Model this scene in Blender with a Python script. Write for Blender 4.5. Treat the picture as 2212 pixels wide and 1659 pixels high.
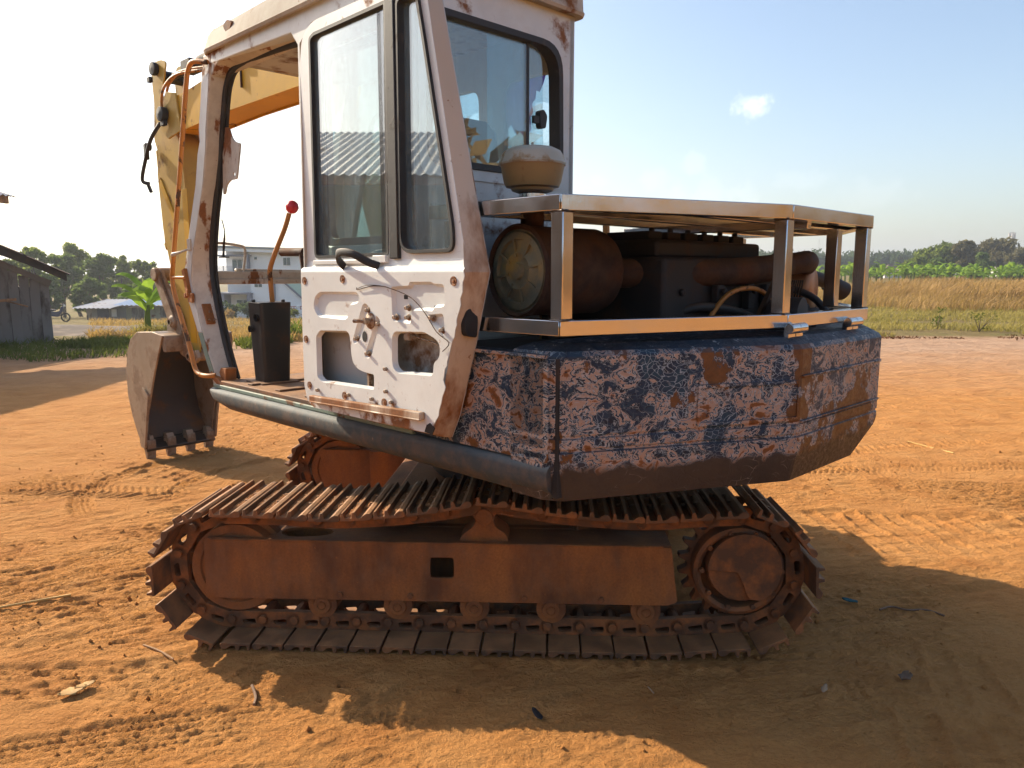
import bpy, bmesh, math, random
import numpy as np
from mathutils import Vector, Matrix, Euler
from mathutils.geometry import tessellate_polygon

for _o in list(bpy.data.objects):
    bpy.data.objects.remove(_o, do_unlink=True)
sc = bpy.context.scene
R = math.radians

# ---------------------------------------------------------------- camera
CAM_H = 1.55
PITCH = R(8.2)
cam_d = bpy.data.cameras.new('camera')
cam_d.sensor_width = 36.0
cam_d.lens = 36.0 * 1661.0 / 2212.0
cam_d.clip_start = 0.05
cam_d.clip_end = 4000.0
cam = bpy.data.objects.new('camera', cam_d)
sc.collection.objects.link(cam)
cam.location = (0, 0, CAM_H)
cam.rotation_euler = (math.pi / 2 - PITCH, 0, 0)
sc.camera = cam

# ---------------------------------------------------------------- sky, sun, exposure
SUN_AZ = R(-57.0)      # from +Y, negative = towards -X (left of the picture, ahead of the camera)
SUN_EL = R(30.0)
wd = bpy.data.worlds.new('World')
sc.world = wd
wd.use_nodes = True
wt = wd.node_tree
wt.nodes.clear()
w_out = wt.nodes.new('ShaderNodeOutputWorld')
w_bg = wt.nodes.new('ShaderNodeBackground')
w_sky = wt.nodes.new('ShaderNodeTexSky')
w_sky.sky_type = 'NISHITA'
w_sky.sun_disc = False
w_sky.sun_elevation = SUN_EL
w_sky.sun_rotation = SUN_AZ
w_sky.altitude = 100
w_sky.air_density = 1.0
w_sky.dust_density = 2.2
w_sky.ozone_density = 1.0
SKY_STRENGTH = 0.132
w_bg.inputs['Strength'].default_value = SKY_STRENGTH
wt.links.new(w_bg.outputs[0], w_out.inputs[0])

def sky_clouds():
    """small fair-weather puffs: noise-eroded discs in the sky direction field"""
    nt = wt
    tc = nt.nodes.new('ShaderNodeTexCoord')
    nz = nt.nodes.new('ShaderNodeTexNoise'); nz.inputs['Scale'].default_value = 38; nz.inputs['Detail'].default_value = 7
    nz.inputs['Roughness'].default_value = 0.6
    nt.links.new(tc.outputs['Generated'], nz.inputs['Vector'])
    total = None
    # azimuth, elevation in degrees, angular size, flattening, opacity (puffs go all round the sky)
    puffs = [(16.6, 11.2, 1.7, 0.6, .38), (12.8, 7.8, 1.2, .9, .08), (10.2, 6.6, 1.5, .8, .07), (6.2, 6.6, 1.0, .7, .04),
             (20.2, 6.2, 2.2, .5, .05), (14.0, 5.0, 5.0, .35, .08), (24.5, 5.2, 3.2, .45, .04),
             (48, 9, 3, .6, .5), (75, 13, 4, .5, .5), (110, 9, 4, .5, .4), (150, 12, 5, .5, .5), (200, 8, 4, .5, .4), (245, 14, 4, .5, .4), (-60, 7, 4, .5, .3)]
    for az, el, size, fl, op in puffs:
        d = Vector((math.sin(R(az)) * math.cos(R(el)), math.cos(R(az)) * math.cos(R(el)), math.sin(R(el))))
        sub = nt.nodes.new('ShaderNodeVectorMath'); sub.operation = 'SUBTRACT'
        nt.links.new(tc.outputs['Generated'], sub.inputs[0]); sub.inputs[1].default_value = d
        mul = nt.nodes.new('ShaderNodeVectorMath'); mul.operation = 'MULTIPLY'
        nt.links.new(sub.outputs[0], mul.inputs[0]); mul.inputs[1].default_value = (1, 1, 1.0 / fl)
        ln = nt.nodes.new('ShaderNodeVectorMath'); ln.operation = 'LENGTH'
        nt.links.new(mul.outputs[0], ln.inputs[0])
        ad = nt.nodes.new('ShaderNodeMath'); ad.operation = 'MULTIPLY_ADD'      # r/size - 1.1*noise
        nt.links.new(ln.outputs['Value'], ad.inputs[0]); ad.inputs[1].default_value = 1.0 / R(size)
        m2 = nt.nodes.new('ShaderNodeMath'); m2.operation = 'MULTIPLY_ADD'
        nt.links.new(nz.outputs['Fac'], m2.inputs[0]); m2.inputs[1].default_value = -2.2; m2.inputs[2].default_value = 0.9
        nt.links.new(m2.outputs[0], ad.inputs[2])
        mr = nt.nodes.new('ShaderNodeMapRange'); mr.interpolation_type = 'SMOOTHSTEP'
        nt.links.new(ad.outputs[0], mr.inputs[0])
        mr.inputs[1].default_value = 0.75; mr.inputs[2].default_value = 0.05; mr.inputs[3].default_value = 0; mr.inputs[4].default_value = op
        if total is None:
            total = mr.outputs[0]
        else:
            mx = nt.nodes.new('ShaderNodeMath'); mx.operation = 'MAXIMUM'
            nt.links.new(total, mx.inputs[0]); nt.links.new(mr.outputs[0], mx.inputs[1]); total = mx.outputs[0]
    mix = nt.nodes.new('ShaderNodeMix'); mix.data_type = 'RGBA'
    nt.links.new(total, mix.inputs[0])
    nt.links.new(w_sky.outputs[0], mix.inputs[6])
    mix.inputs[7].default_value = (8.6, 8.5, 8.6, 1)
    nt.links.new(mix.outputs[2], w_bg.inputs['Color'])
sky_clouds()

sun_d = bpy.data.lights.new('sun', 'SUN')
sun_d.energy = 4.6
sun_d.angle = R(0.5)
sun_d.color = (1.0, 0.86, 0.66)
sun = bpy.data.objects.new('sun', sun_d)
sc.collection.objects.link(sun)
_sd = Vector((math.sin(SUN_AZ) * math.cos(SUN_EL), math.cos(SUN_AZ) * math.cos(SUN_EL), math.sin(SUN_EL)))
sun.rotation_euler = _sd.to_track_quat('Z', 'Y').to_euler()
sun.location = _sd * 40

sc.view_settings.view_transform = 'Standard'
sc.view_settings.look = 'None'
sc.view_settings.exposure = 0.82
sc.view_settings.gamma = 1.0
sc.cycles.use_denoising = True
sc.cycles.use_adaptive_sampling = True
sc.cycles.adaptive_threshold = 0.02
sc.cycles.max_bounces = 8
sc.cycles.transparent_max_bounces = 16
sc.cycles.caustics_reflective = False
sc.cycles.caustics_refractive = False

# ================================================================= helpers
def tag(o, label=None, cat=None, group=None, kind=None):
    if label: o['label'] = label
    if cat: o['category'] = cat
    if group: o['group'] = group
    if kind: o['kind'] = kind
    return o

def empty(name, loc=(0, 0, 0), rz=0, parent=None):
    o = bpy.data.objects.new(name, None)
    o.empty_display_size = 0.1
    sc.collection.objects.link(o)
    o.location = loc
    o.rotation_euler = (0, 0, rz)
    if parent: o.parent = parent
    return o

class MB:
    """collects shapes; build() links them as one mesh object"""
    def __init__(s):
        s.v = []; s.f = []
    def add(s, vs, fs):
        n = len(s.v)
        s.v.extend([tuple(p) for p in vs]); s.f.extend([tuple(i + n for i in f) for f in fs]); return s
    def box(s, c, size, rot=None):
        x, y, z = size[0] / 2, size[1] / 2, size[2] / 2
        vs = [Vector((a * x, b * y, d * z)) for a in (-1, 1) for b in (-1, 1) for d in (-1, 1)]
        if rot is not None:
            m = rot if isinstance(rot, Matrix) else Euler(rot).to_matrix()
            vs = [m @ p for p in vs]
        c = Vector(c)
        return s.add([p + c for p in vs], [(0, 1, 3, 2), (4, 6, 7, 5), (0, 4, 5, 1), (2, 3, 7, 6), (0, 2, 6, 4), (1, 5, 7, 3)])
    def bar(s, a, b, w, h, up=(0, 0, 1)):
        """box beam from a to b, w across, h along up"""
        a, b = Vector(a), Vector(b); d = (b - a); L = d.length; d.normalize()
        up = Vector(up); side = d.cross(up)
        if side.length < 1e-5: side = d.cross(Vector((1, 0, 0)))
        side.normalize(); up2 = side.cross(d)
        m = Matrix((d, side, up2)).transposed()
        return s.box((a + b) / 2, (L, w, h), m)
    def prism(s, poly, fn, d0, d1):
        """poly (2-D list) -> fn(x, y, d) at d0 and d1, simple polygon"""
        n = len(poly)
        vs = [fn(x, y, d0) for x, y in poly] + [fn(x, y, d1) for x, y in poly]
        tri = tessellate_polygon([[Vector((x, y, 0)) for x, y in poly]])
        fs = [tuple(t) for t in tri] + [tuple(i + n for i in reversed(t)) for t in tri]
        fs += [(i, (i + 1) % n, (i + 1) % n + n, i + n) for i in range(n)]
        return s.add(vs, fs)
    def plate(s, outer, holes, fn, d0, d1):
        loops = [outer] + list(holes)
        flat = [p for l in loops for p in l]; n = len(flat)
        tri = tessellate_polygon([[Vector((x, y, 0)) for x, y in l] for l in loops])
        vs = [fn(x, y, d0) for x, y in flat] + [fn(x, y, d1) for x, y in flat]
        fs = [tuple(t) for t in tri] + [tuple(i + n for i in reversed(t)) for t in tri]
        o = 0
        for l in loops:
            k = len(l)
            fs += [(o + i, o + (i + 1) % k, o + (i + 1) % k + n, o + i + n) for i in range(k)]
            o += k
        return s.add(vs, fs)
    def wall(s, loop, fn, d0, d1):
        n = len(loop)
        vs = [fn(x, y, d0) for x, y in loop] + [fn(x, y, d1) for x, y in loop]
        return s.add(vs, [(i, (i + 1) % n, (i + 1) % n + n, i + n) for i in range(n)])
    def face(s, loop, fn, d):
        tri = tessellate_polygon([[Vector((x, y, 0)) for x, y in loop]])
        return s.add([fn(x, y, d) for x, y in loop], [tuple(t) for t in tri])
    def cyl(s, a, b, r0, r1=None, n=16, caps=True):
        return s.tube([a, b], [r0, r0 if r1 is None else r1], n, caps)
    def tube(s, pts, r, n=10, caps=True):
        pts = [Vector(p) for p in pts]
        if not isinstance(r, (list, tuple)): r = [r] * len(pts)
        rings = []
        prev = None
        for i, p in enumerate(pts):
            if i == 0: d = pts[1] - pts[0]
            elif i == len(pts) - 1: d = pts[-1] - pts[-2]
            else: d = (pts[i + 1] - p).normalized() + (p - pts[i - 1]).normalized()
            d.normalize()
            if prev is None:
                a = d.cross(Vector((0, 0, 1)))
                if a.length < 1e-3: a = d.cross(Vector((1, 0, 0)))
            else:
                a = prev - d * prev.dot(d)
            a.normalize(); prev = a
            b = d.cross(a)
            rings.append([p + (a * math.cos(2 * math.pi * k / n) + b * math.sin(2 * math.pi * k / n)) * r[i] for k in range(n)])
        vs = [p for q in rings for p in q]
        fs = []
        for i in range(len(pts) - 1):
            for k in range(n):
                fs.append((i * n + k, i * n + (k + 1) % n, (i + 1) * n + (k + 1) % n, (i + 1) * n + k))
        if caps:
            fs.append(tuple(reversed(range(n)))); fs.append(tuple(range((len(pts) - 1) * n, len(pts) * n)))
        return s.add(vs, fs)
    def lathe(s, prof, o, axis, n=32):
        """profile of (radius, distance along axis)"""
        o = Vector(o); d = Vector(axis).normalized()
        a = d.cross(Vector((0, 0, 1)))
        if a.length < 1e-3: a = d.cross(Vector((1, 0, 0)))
        a.normalize(); b = d.cross(a)
        vs = []
        for r, t in prof:
            r = max(r, 1e-4)
            vs += [o + d * t + (a * math.cos(2 * math.pi * k / n) + b * math.sin(2 * math.pi * k / n)) * r for k in range(n)]
        fs = []
        for i in range(len(prof) - 1):
            for k in range(n):
                fs.append((i * n + k, i * n + (k + 1) % n, (i + 1) * n + (k + 1) % n, (i + 1) * n + k))
        return s.add(vs, fs)
    def mesh(s, name):
        m = bpy.data.meshes.new(name)
        m.from_pydata([tuple(p) for p in s.v], [], s.f)
        bm = bmesh.new(); bm.from_mesh(m)
        bmesh.ops.recalc_face_normals(bm, faces=bm.faces)
        bm.to_mesh(m); bm.free()
        return m
    def build(s, name, mat, parent=None, bevel=0.0, smooth=35, seg=2):
        m = s.mesh(name)
        return link(name, m, mat, parent, bevel, smooth, seg)

def link(name, m, mat, parent=None, bevel=0.0, smooth=35, seg=2):
    o = bpy.data.objects.new(name, m)
    sc.collection.objects.link(o)
    if mat is not None and not m.materials: m.materials.append(mat)
    if parent: o.parent = parent
    if smooth:
        m.polygons.foreach_set('use_smooth', [True] * len(m.polygons))
        m.set_sharp_from_angle(angle=R(smooth))
    if bevel:
        b = o.modifiers.new('bevel', 'BEVEL'); b.width = bevel; b.segments = seg; b.limit_method = 'ANGLE'; b.angle_limit = R(40)
        b.harden_normals = False
    return o

def copy_of(o, parent, loc=None, rot=None):
    c = o.copy(); sc.collection.objects.link(c); c.parent = parent
    if loc is not None: c.location = loc
    if rot is not None: c.rotation_euler = rot
    return c

def rounded(poly, rad, n=4):
    """round the corners of a 2-D polygon; rad single or per corner"""
    out = []
    N = len(poly)
    for i in range(N):
        p0, p, p1 = (Vector(poly[(i - 1) % N]), Vector(poly[i]), Vector(poly[(i + 1) % N]))
        r = rad[i] if isinstance(rad, (list, tuple)) else rad
        if r <= 0: out.append(tuple(p)); continue
        a = (p0 - p); b = (p1 - p)
        la, lb = a.length, b.length
        a.normalize(); b.normalize()
        t = min(r, la * .48, lb * .48)
        A, B = p + a * t, p + b * t
        for k in range(n + 1):
            u = k / n
            out.append(tuple(A * (1 - u) ** 2 + p * 2 * u * (1 - u) + B * u * u))
    return out

def catmull(pts, n=6):
    pts = [Vector(p) for p in pts]
    out = []
    for i in range(len(pts) - 1):
        p0 = pts[max(i - 1, 0)]; p1 = pts[i]; p2 = pts[i + 1]; p3 = pts[min(i + 2, len(pts) - 1)]
        for k in range(n):
            t = k / n
            out.append(0.5 * ((2 * p1) + (p2 - p0) * t + (2 * p0 - 5 * p1 + 4 * p2 - p3) * t * t + (3 * p1 - p0 - 3 * p2 + p3) * t ** 3))
    out.append(pts[-1])
    return out

# ================================================================= materials
class NT:
    def __init__(s, name):
        s.m = bpy.data.materials.new(name); s.m.use_nodes = True
        s.t = s.m.node_tree
        s.b = s.t.nodes['Principled BSDF']; s.out = s.t.nodes['Material Output']
        s._tc = None
    def n(s, typ): return s.t.nodes.new(typ)
    def l(s, a, b): s.t.links.new(a, b)
    def set(s, sock, val):
        if val is None: return
        if isinstance(val, bpy.types.NodeSocket): s.l(val, sock)
        else:
            if sock.type == 'RGBA' and len(val) == 3: val = (*val, 1)
            sock.default_value = val
    def obj(s):
        if s._tc is None: s._tc = s.n('ShaderNodeTexCoord')
        return s._tc.outputs['Object']
    def mapping(s, vec, scale=(1, 1, 1), loc=(0, 0, 0), rot=(0, 0, 0)):
        k = s.n('ShaderNodeMapping'); s.l(vec, k.inputs[0])
        k.inputs['Scale'].default_value = scale; k.inputs['Location'].default_value = loc; k.inputs['Rotation'].default_value = rot
        return k.outputs[0]
    def noise(s, scale, detail=4, rough=.55, vec=None, w=None, dist=0.0, color=False):
        k = s.n('ShaderNodeTexNoise')
        k.inputs['Scale'].default_value = scale; k.inputs['Detail'].default_value = detail; k.inputs['Roughness'].default_value = rough
        k.inputs['Distortion'].default_value = dist
        if w is not None:
            k.noise_dimensions = '4D'; s.set(k.inputs['W'], w)
        s.l(vec if vec is not None else s.obj(), k.inputs['Vector'])
        return k.outputs['Color'] if color else k.outputs['Fac']
    def ramp(s, fac, stops, interp='LINEAR'):
        k = s.n('ShaderNodeValToRGB'); k.color_ramp.interpolation = interp
        e = k.color_ramp.elements
        while len(e) < len(stops): e.new(0.5)
        for i, (p, c) in enumerate(stops):
            e[i].position = p; e[i].color = (c, c, c, 1) if isinstance(c, (int, float)) else (*c[:3], 1)
        s.l(fac, k.inputs[0])
        return k.outputs[0]
    def mix(s, fac, a, b, mode='MIX'):
        k = s.n('ShaderNodeMix'); k.data_type = 'RGBA'; k.blend_type = mode
        s.set(k.inputs[0], fac); s.set(k.inputs[6], a); s.set(k.inputs[7], b)
        return k.outputs[2]
    def math(s, op, a, b=None, c=None, clamp=False):
        k = s.n('ShaderNodeMath'); k.operation = op; k.use_clamp = clamp
        s.set(k.inputs[0], a)
        if b is not None: s.set(k.inputs[1], b)
        if c is not None: s.set(k.inputs[2], c)
        return k.outputs[0]
    def bump(s, h, strength=.3, dist=.01, normal=None):
        k = s.n('ShaderNodeBump'); k.inputs['Strength'].default_value = strength; k.inputs['Distance'].default_value = dist
        s.l(h, k.inputs['Height'])
        if normal is not None: s.l(normal, k.inputs['Normal'])
        return k.outputs[0]
    def rnd(s):
        k = s.n('ShaderNodeObjectInfo'); return k.outputs['Random']
    def sep(s, vec):
        k = s.n('ShaderNodeSeparateXYZ'); s.l(vec, k.inputs[0]); return k.outputs
    def normal_z(s):
        k = s.n('ShaderNodeNewGeometry'); return s.sep(k.outputs['Normal'])[2]
    def fin(s, color=None, rough=None, metal=None, normal=None, spec=None):
        s.set(s.b.inputs['Base Color'], color); s.set(s.b.inputs['Roughness'], rough); s.set(s.b.inputs['Metallic'], metal)
        if normal is not None: s.l(normal, s.b.inputs['Normal'])
        if spec is not None: s.set(s.b.inputs['Specular IOR Level'], spec)
        return s.m

DUST = (.36, .19, .085)
def worn(name, base, rust=(.13, .045, .014), lo=.56, hi=.62, scale=5, rough=.5, metal=0.0, dust=.35, dustc=DUST, var=.12, bump=.25,
         fine=60, perobj=False, chips=0.0, low_z=None, streak=False, dirt=.0, spec=.5):
    """paint or metal with patches of rust, fine grain, dust on faces that look up and (low_z) more rust towards a height"""
    k = NT(name)
    w = k.math('MULTIPLY', k.rnd(), 20.0) if perobj else None
    vec = k.mapping(k.obj(), (1, 1, .35)) if streak else None
    n1 = k.noise(scale, 7, .62, vec=vec, w=w)
    n2 = k.noise(scale * .4, 4, .5, w=w)
    n3 = k.noise(fine, 3, .6, w=w)
    fac = k.math('MULTIPLY_ADD', k.math('SUBTRACT', n2, .5), .35, n1)
    if low_z:
        z = k.sep(k.obj())[2]
        mr = k.n('ShaderNodeMapRange'); k.l(z, mr.inputs[0])
        mr.inputs[1].default_value = low_z[0]; mr.inputs[2].default_value = low_z[1]; mr.inputs[3].default_value = low_z[2]; mr.inputs[4].default_value = 0
        fac = k.math('ADD', fac, mr.outputs[0])
    msk = k.ramp(fac, [(lo, 0), (hi, 1)])
    if chips:
        n4 = k.noise(scale * 7, 5, .7, w=w)
        msk = k.math('MAXIMUM', msk, k.math('MULTIPLY', k.ramp(n4, [(.66, 0), (.69, 1)]), chips))
    b0 = k.mix(k.ramp(n2, [(.3, 0), (.7, 1)]), tuple(c * (1 - var) for c in base), tuple(min(1, c * (1 + var)) for c in base))
    if dirt:
        b0 = k.mix(k.math('MULTIPLY', k.ramp(k.noise(scale * 1.7, 6, .7, w=w), [(.42, 0), (.75, 1)]), dirt), b0, (.20, .12, .07))
    rc = k.mix(n3, tuple(c * .55 for c in rust), tuple(c * 1.5 for c in rust))
    col = k.mix(msk, b0, rc)
    if dust:
        up = k.ramp(k.normal_z(), [(.25, 0), (.9, 1)])
        dm = k.math('MULTIPLY', k.math('MULTIPLY', up, k.ramp(n1, [(.25, .35), (.65, 1)])), dust)
        col = k.mix(dm, col, dustc)
    rg = k.mix(msk, (rough,) * 3, (.85,) * 3)
    h = k.math('ADD', k.math('MULTIPLY', n3, .35), k.math('MULTIPLY', msk, .5))
    return k.fin(col, rg, k.math('MULTIPLY', k.math('SUBTRACT', 1.0, msk), metal) if metal else 0.0, k.bump(h, bump, .004), spec=spec)

def flat_mat(name, color, rough=.5, metal=0, var=.1, scale=12):
    k = NT(name)
    n = k.noise(scale, 4)
    c = k.mix(n, tuple(x * (1 - var) for x in color), tuple(min(1, x * (1 + var)) for x in color))
    return k.fin(c, rough, metal)

M = {}
M['roof_paint'] = worn('roof_paint', (.46, .42, .35), rust=(.19, .075, .024), lo=.60, hi=.68, scale=4, rough=.8, chips=.7, dust=.3, dirt=.4, bump=.2, spec=.12)
M['cab_white'] = worn('cab_white', (.58, .605, .59), rust=(.19, .075, .024), lo=.605, hi=.67, scale=4.2, rough=.42, chips=.4, dust=.3, dirt=.2, bump=.15)
M['pillar'] = worn('pillar_worn_shade', (.56, .51, .42), rust=(.22, .085, .027), lo=.56, hi=.61, scale=9, rough=.5, chips=.9, dust=.3, dirt=.35, bump=.2, streak=True)  # shade and ground bounce on white jamb and soffit put into this tan
M['door_white'] = worn('door_white', (.72, .735, .71), rust=(.24, .10, .035), lo=.615, hi=.68, scale=5, rough=.38, chips=.5, dust=.1, low_z=(1.0, 1.13, .17), dirt=.12, bump=.12)
M['door_edge'] = worn('door_edge', (.54, .43, .32), rust=(.22, .085, .026), lo=.53, hi=.68, scale=5, rough=.55, chips=.8, low_z=(1.0, 1.6, .16), streak=True)
M['door_inside'] = worn('door_inside', (.46, .45, .42), rust=(.16, .08, .035), lo=.52, hi=.66, scale=7, rough=.5, dust=.1)
M['rubber'] = worn('rubber_seal', (.018, .017, .017), rust=(.06, .05, .045), lo=.6, hi=.7, scale=12, rough=.6, dust=.25)
M['rust'] = worn('rusty_steel', (.15, .055, .018), rust=(.34, .125, .030), lo=.38, hi=.64, scale=5, rough=.8, dust=.5, dustc=(.40, .17, .058), bump=.9, fine=110, dirt=.65, chips=.8, streak=True, var=.3)
M['shoe'] = worn('shoe_steel', (.12, .066, .037), rust=(.28, .115, .04), lo=.45, hi=.62, scale=9, rough=.6, metal=.25, dust=.75, dustc=(.42, .21, .085), bump=.5, perobj=True)
M['linkm'] = worn('link_steel', (.11, .05, .022), rust=(.28, .10, .028), lo=.42, hi=.6, scale=11, rough=.7, dust=.4, bump=.5, perobj=True)
M['worn_steel'] = worn('polished_steel', (.10, .085, .075), rust=(.10, .04, .014), lo=.6, hi=.7, scale=9, rough=.38, metal=.8, dust=.1)
M['sill'] = worn('sill_paint', (.036, .047, .052), rust=(.36, .25, .18), lo=.66, hi=.69, scale=9, rough=.72, chips=.35, dust=.75, dustc=(.17, .20, .20), dirt=.55, bump=.6, fine=130)
M['deck'] = worn('deck_steel', (.09, .05, .032), rust=(.20, .08, .028), lo=.45, hi=.65, scale=6, rough=.75, dust=.8, dustc=(.38, .20, .09))
M['dark'] = worn('grimy_black', (.014, .013, .014), rust=(.05, .026, .016), lo=.52, hi=.68, scale=7, rough=.65, dust=.25, dustc=(.10, .06, .035))
M['box_black'] = worn('console_black', (.015, .016, .018), rust=(.07, .036, .02), lo=.55, hi=.72, scale=7, rough=.42, dust=.25, dustc=(.2, .12, .07))
M['yellow'] = worn('boom_yellow', (.56, .31, .012), rust=(.16, .07, .022), lo=.62, hi=.68, scale=5, rough=.5, chips=.55, dust=.1, dirt=.15, bump=.2, spec=.2)
M['arm_yellow'] = worn('arm_yellow', (.47, .30, .05), rust=(.16, .085, .035), lo=.57, hi=.67, scale=4, rough=.55, chips=.6, dust=.2, dirt=.3, bump=.25, spec=.25)
M['orange'] = worn('tube_orange', (.44, .17, .028), rust=(.075, .035, .015), lo=.56, hi=.6, scale=14, rough=.5, chips=1.0, dust=.15, bump=.2)
M['bucket'] = worn('bucket_steel', (.34, .26, .18), rust=(.20, .125, .07), lo=.48, hi=.6, scale=5, rough=.55, metal=.2, dust=.35, dirt=.4, bump=.35)
M['bucket_in'] = worn('bucket_inside', (.052, .038, .03), rust=(.14, .06, .02), lo=.53, hi=.66, scale=4, rough=.6, dust=.3, bump=.4)
M['muffler'] = worn('muffler_brown', (.036, .018, .012), rust=(.085, .034, .014), lo=.46, hi=.66, scale=7, rough=.7, dust=.25, dirt=.3, bump=.6, chips=.5, spec=.3)
M['tan'] = worn('aircleaner_tan', (.34, .20, .07), rust=(.2, .09, .03), lo=.62, hi=.7, scale=8, rough=.5, dust=.1, dirt=.2)
M['offwhite'] = worn('aircleaner_cap', (.40, .37, .29), rust=(.30, .2, .1), lo=.58, hi=.66, scale=12, rough=.5, dust=.2)
M['teal'] = worn('primer_teal', (.17, .24, .20), rust=(.15, .07, .03), lo=.6, hi=.67, scale=10, rough=.6)
M['red'] = flat_mat('knob_red', (.62, .035, .045), .35)
M['bolt'] = worn('bolt_steel', (.35, .27, .2), rust=(.16, .07, .025), lo=.45, hi=.6, scale=60, rough=.45, metal=.4, dust=.1)
M['copper'] = worn('copper_can', (.42, .20, .09), rust=(.12, .06, .03), lo=.55, hi=.7, scale=9, rough=.42, metal=.35, dust=.1)
M['seat'] = worn('seat_vinyl', (.022, .045, .048), rust=(.05, .05, .045), lo=.6, hi=.7, scale=6, rough=.55, dust=.2)

def stainless():
    k = NT('stainless')
    n = k.noise(7, 5); n2 = k.noise(240, 2, vec=k.mapping(k.obj(), (1, 1, .05)))
    c = k.mix(n, (.58, .56, .54), (.70, .68, .66))
    return k.fin(c, k.ramp(n, [(.3, .10), (.75, .24)]), 1.0, k.bump(k.math('ADD', n2, k.math('MULTIPLY', n, 6)), .06, .002))
M['stainless'] = stainless()

def muffler_end():
    k = NT('muffler_end')
    n = k.noise(6, 5, .6)
    c = k.ramp(n, [(.25, (.06, .07, .06)), (.42, (.14, .16, .13)), (.55, (.26, .23, .14)), (.70, (.52, .33, .08))])
    return k.fin(c, .5, .2, k.bump(k.noise(40, 3), .2, .004))
M['muffler_end'] = muffler_end()

def peeling(name, zdark=None, zband=.04, rlo=.605):
    """layers of old paint sanded through: navy, pink primer and rust in nested contours with pale feather edges"""
    k = NT(name)
    v = k.mapping(k.obj(), (1, 1, 1.3))
    warp = k.n('ShaderNodeVectorMath'); warp.operation = 'MULTIPLY_ADD'
    k.l(k.noise(9, 3, .5, vec=v, color=True), warp.inputs[0]); warp.inputs[1].default_value = (.10, .10, .10); k.l(v, warp.inputs[2])
    wv = warp.outputs[0]
    a = k.noise(13.5, 5, .54, vec=wv, dist=.5)
    region = k.noise(2.1, 4, .55, vec=k.mapping(v, loc=(7.3, 2.1, 4.4)))
    f = k.math('MULTIPLY_ADD', k.math('SUBTRACT', region, .555), .45, a)
    navy = (.010, .028, .062); navy2 = (.005, .011, .024); pink = (.34, .225, .17); pale = (.36, .41, .44); rst = (.20, .07, .016)
    c = k.ramp(f, [(.30, (.010, .045, .080)), (.42, navy), (.456, navy2), (.462, pale), (.470, navy2), (.488, navy2), (.494, pale), (.502, pink), (.528, (.40, .275, .21)), (.540, pale), (.546, navy2),
                   (.572, navy), (.578, pale), (.586, pink), (.630, (.38, .26, .20)), (.65, (.36, .20, .13)), (.665, rst), (.80, (.10, .034, .010))])
    # worn-through speckle and hairline scratches
    sp = k.noise(46, 5, .7, vec=k.mapping(v, loc=(2, 2, 2)))
    c = k.mix(k.math('MULTIPLY', k.ramp(sp, [(.58, 0), (.63, 1)]), .75), c, (.15, .17, .19))
    c = k.mix(k.math('MULTIPLY', k.ramp(k.noise(38, 4, .7, vec=k.mapping(v, loc=(5, 1, 6))), [(.60, 0), (.64, 1)]), .8), c, navy2)
    # rust eats in from the middle of the rear face and along the edges
    s_ = k.sep(k.obj())
    mr0 = k.n('ShaderNodeMapRange'); k.l(s_[0], mr0.inputs[0]); mr0.inputs[1].default_value = -.34; mr0.inputs[2].default_value = -.18; mr0.inputs[3].default_value = 0; mr0.inputs[4].default_value = .09
    rn = k.math('ADD', k.noise(5.2, 7, .64, vec=k.mapping(v, (1, 1, .7), loc=(3, 9, 1))), mr0.outputs[0])
    rm = k.ramp(rn, [(rlo, 0), (rlo + .02, 1)])
    halo = k.ramp(rn, [(rlo - .018, 0), (rlo - .012, 1), (rlo - .004, 1), (rlo, 0)])
    c = k.mix(k.math('MULTIPLY', halo, .7), c, (.42, .36, .33))
    c2 = k.mix(rm, c, k.mix(k.noise(34, 6, .75), (.035, .014, .007), (.24, .095, .024)))
    vo = k.n('ShaderNodeTexVoronoi'); vo.feature = 'DISTANCE_TO_EDGE'; vo.inputs['Scale'].default_value = 44
    k.l(wv, vo.inputs['Vector'])
    cr = k.math('MULTIPLY', k.ramp(vo.outputs['Distance'], [(.0, 1), (.025, .6), (.05, 0)]), k.ramp(k.noise(3.7, 3, .5, vec=k.mapping(v, loc=(1, 5, 8))), [(.47, 0), (.57, .85)]))
    cr = k.math('MULTIPLY', cr, k.math('MULTIPLY', k.ramp(f, [(.485, 1), (.50, .0), (.54, 0), (.547, 1), (.57, 1), (.585, 0)]), k.math('SUBTRACT', 1.0, rm)))
    c3 = k.mix(cr, c2, (.36, .44, .50))
    if zdark is not None:
        zz = k.math('ADD', s_[2], k.math('MULTIPLY', k.math('SUBTRACT', a, .5), .10))
        mr = k.n('ShaderNodeMapRange'); k.l(zz, mr.inputs[0]); mr.inputs[1].default_value = zdark; mr.inputs[2].default_value = zdark + zband
        mr.inputs[3].default_value = 1; mr.inputs[4].default_value = 0
        lv = k.n('ShaderNodeTexVoronoi'); lv.feature = 'DISTANCE_TO_EDGE'; lv.inputs['Scale'].default_value = 17; k.l(k.mapping(wv, (1, 1, 1.6)), lv.inputs['Vector'])
        scr = k.math('MULTIPLY', k.ramp(lv.outputs['Distance'], [(0, 1), (.012, .4), (.022, 0)]), k.ramp(k.noise(9, 4, .6), [(.54, 0), (.62, .7)]))
        low = k.mix(scr, k.mix(k.noise(5, 5), (.020, .015, .014), (.075, .045, .028)), (.34, .27, .21))
        c3 = k.mix(mr.outputs[0], c3, low)
    up = k.ramp(k.normal_z(), [(.3, 0), (.85, 1)])
    tp = k.mix(k.ramp(k.noise(22, 4, .7), [(.6, 0), (.66, 1)]), (.020, .030, .044), (.33, .33, .32))
    c3 = k.mix(k.math('MULTIPLY', up, .92), c3, tp)
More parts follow.
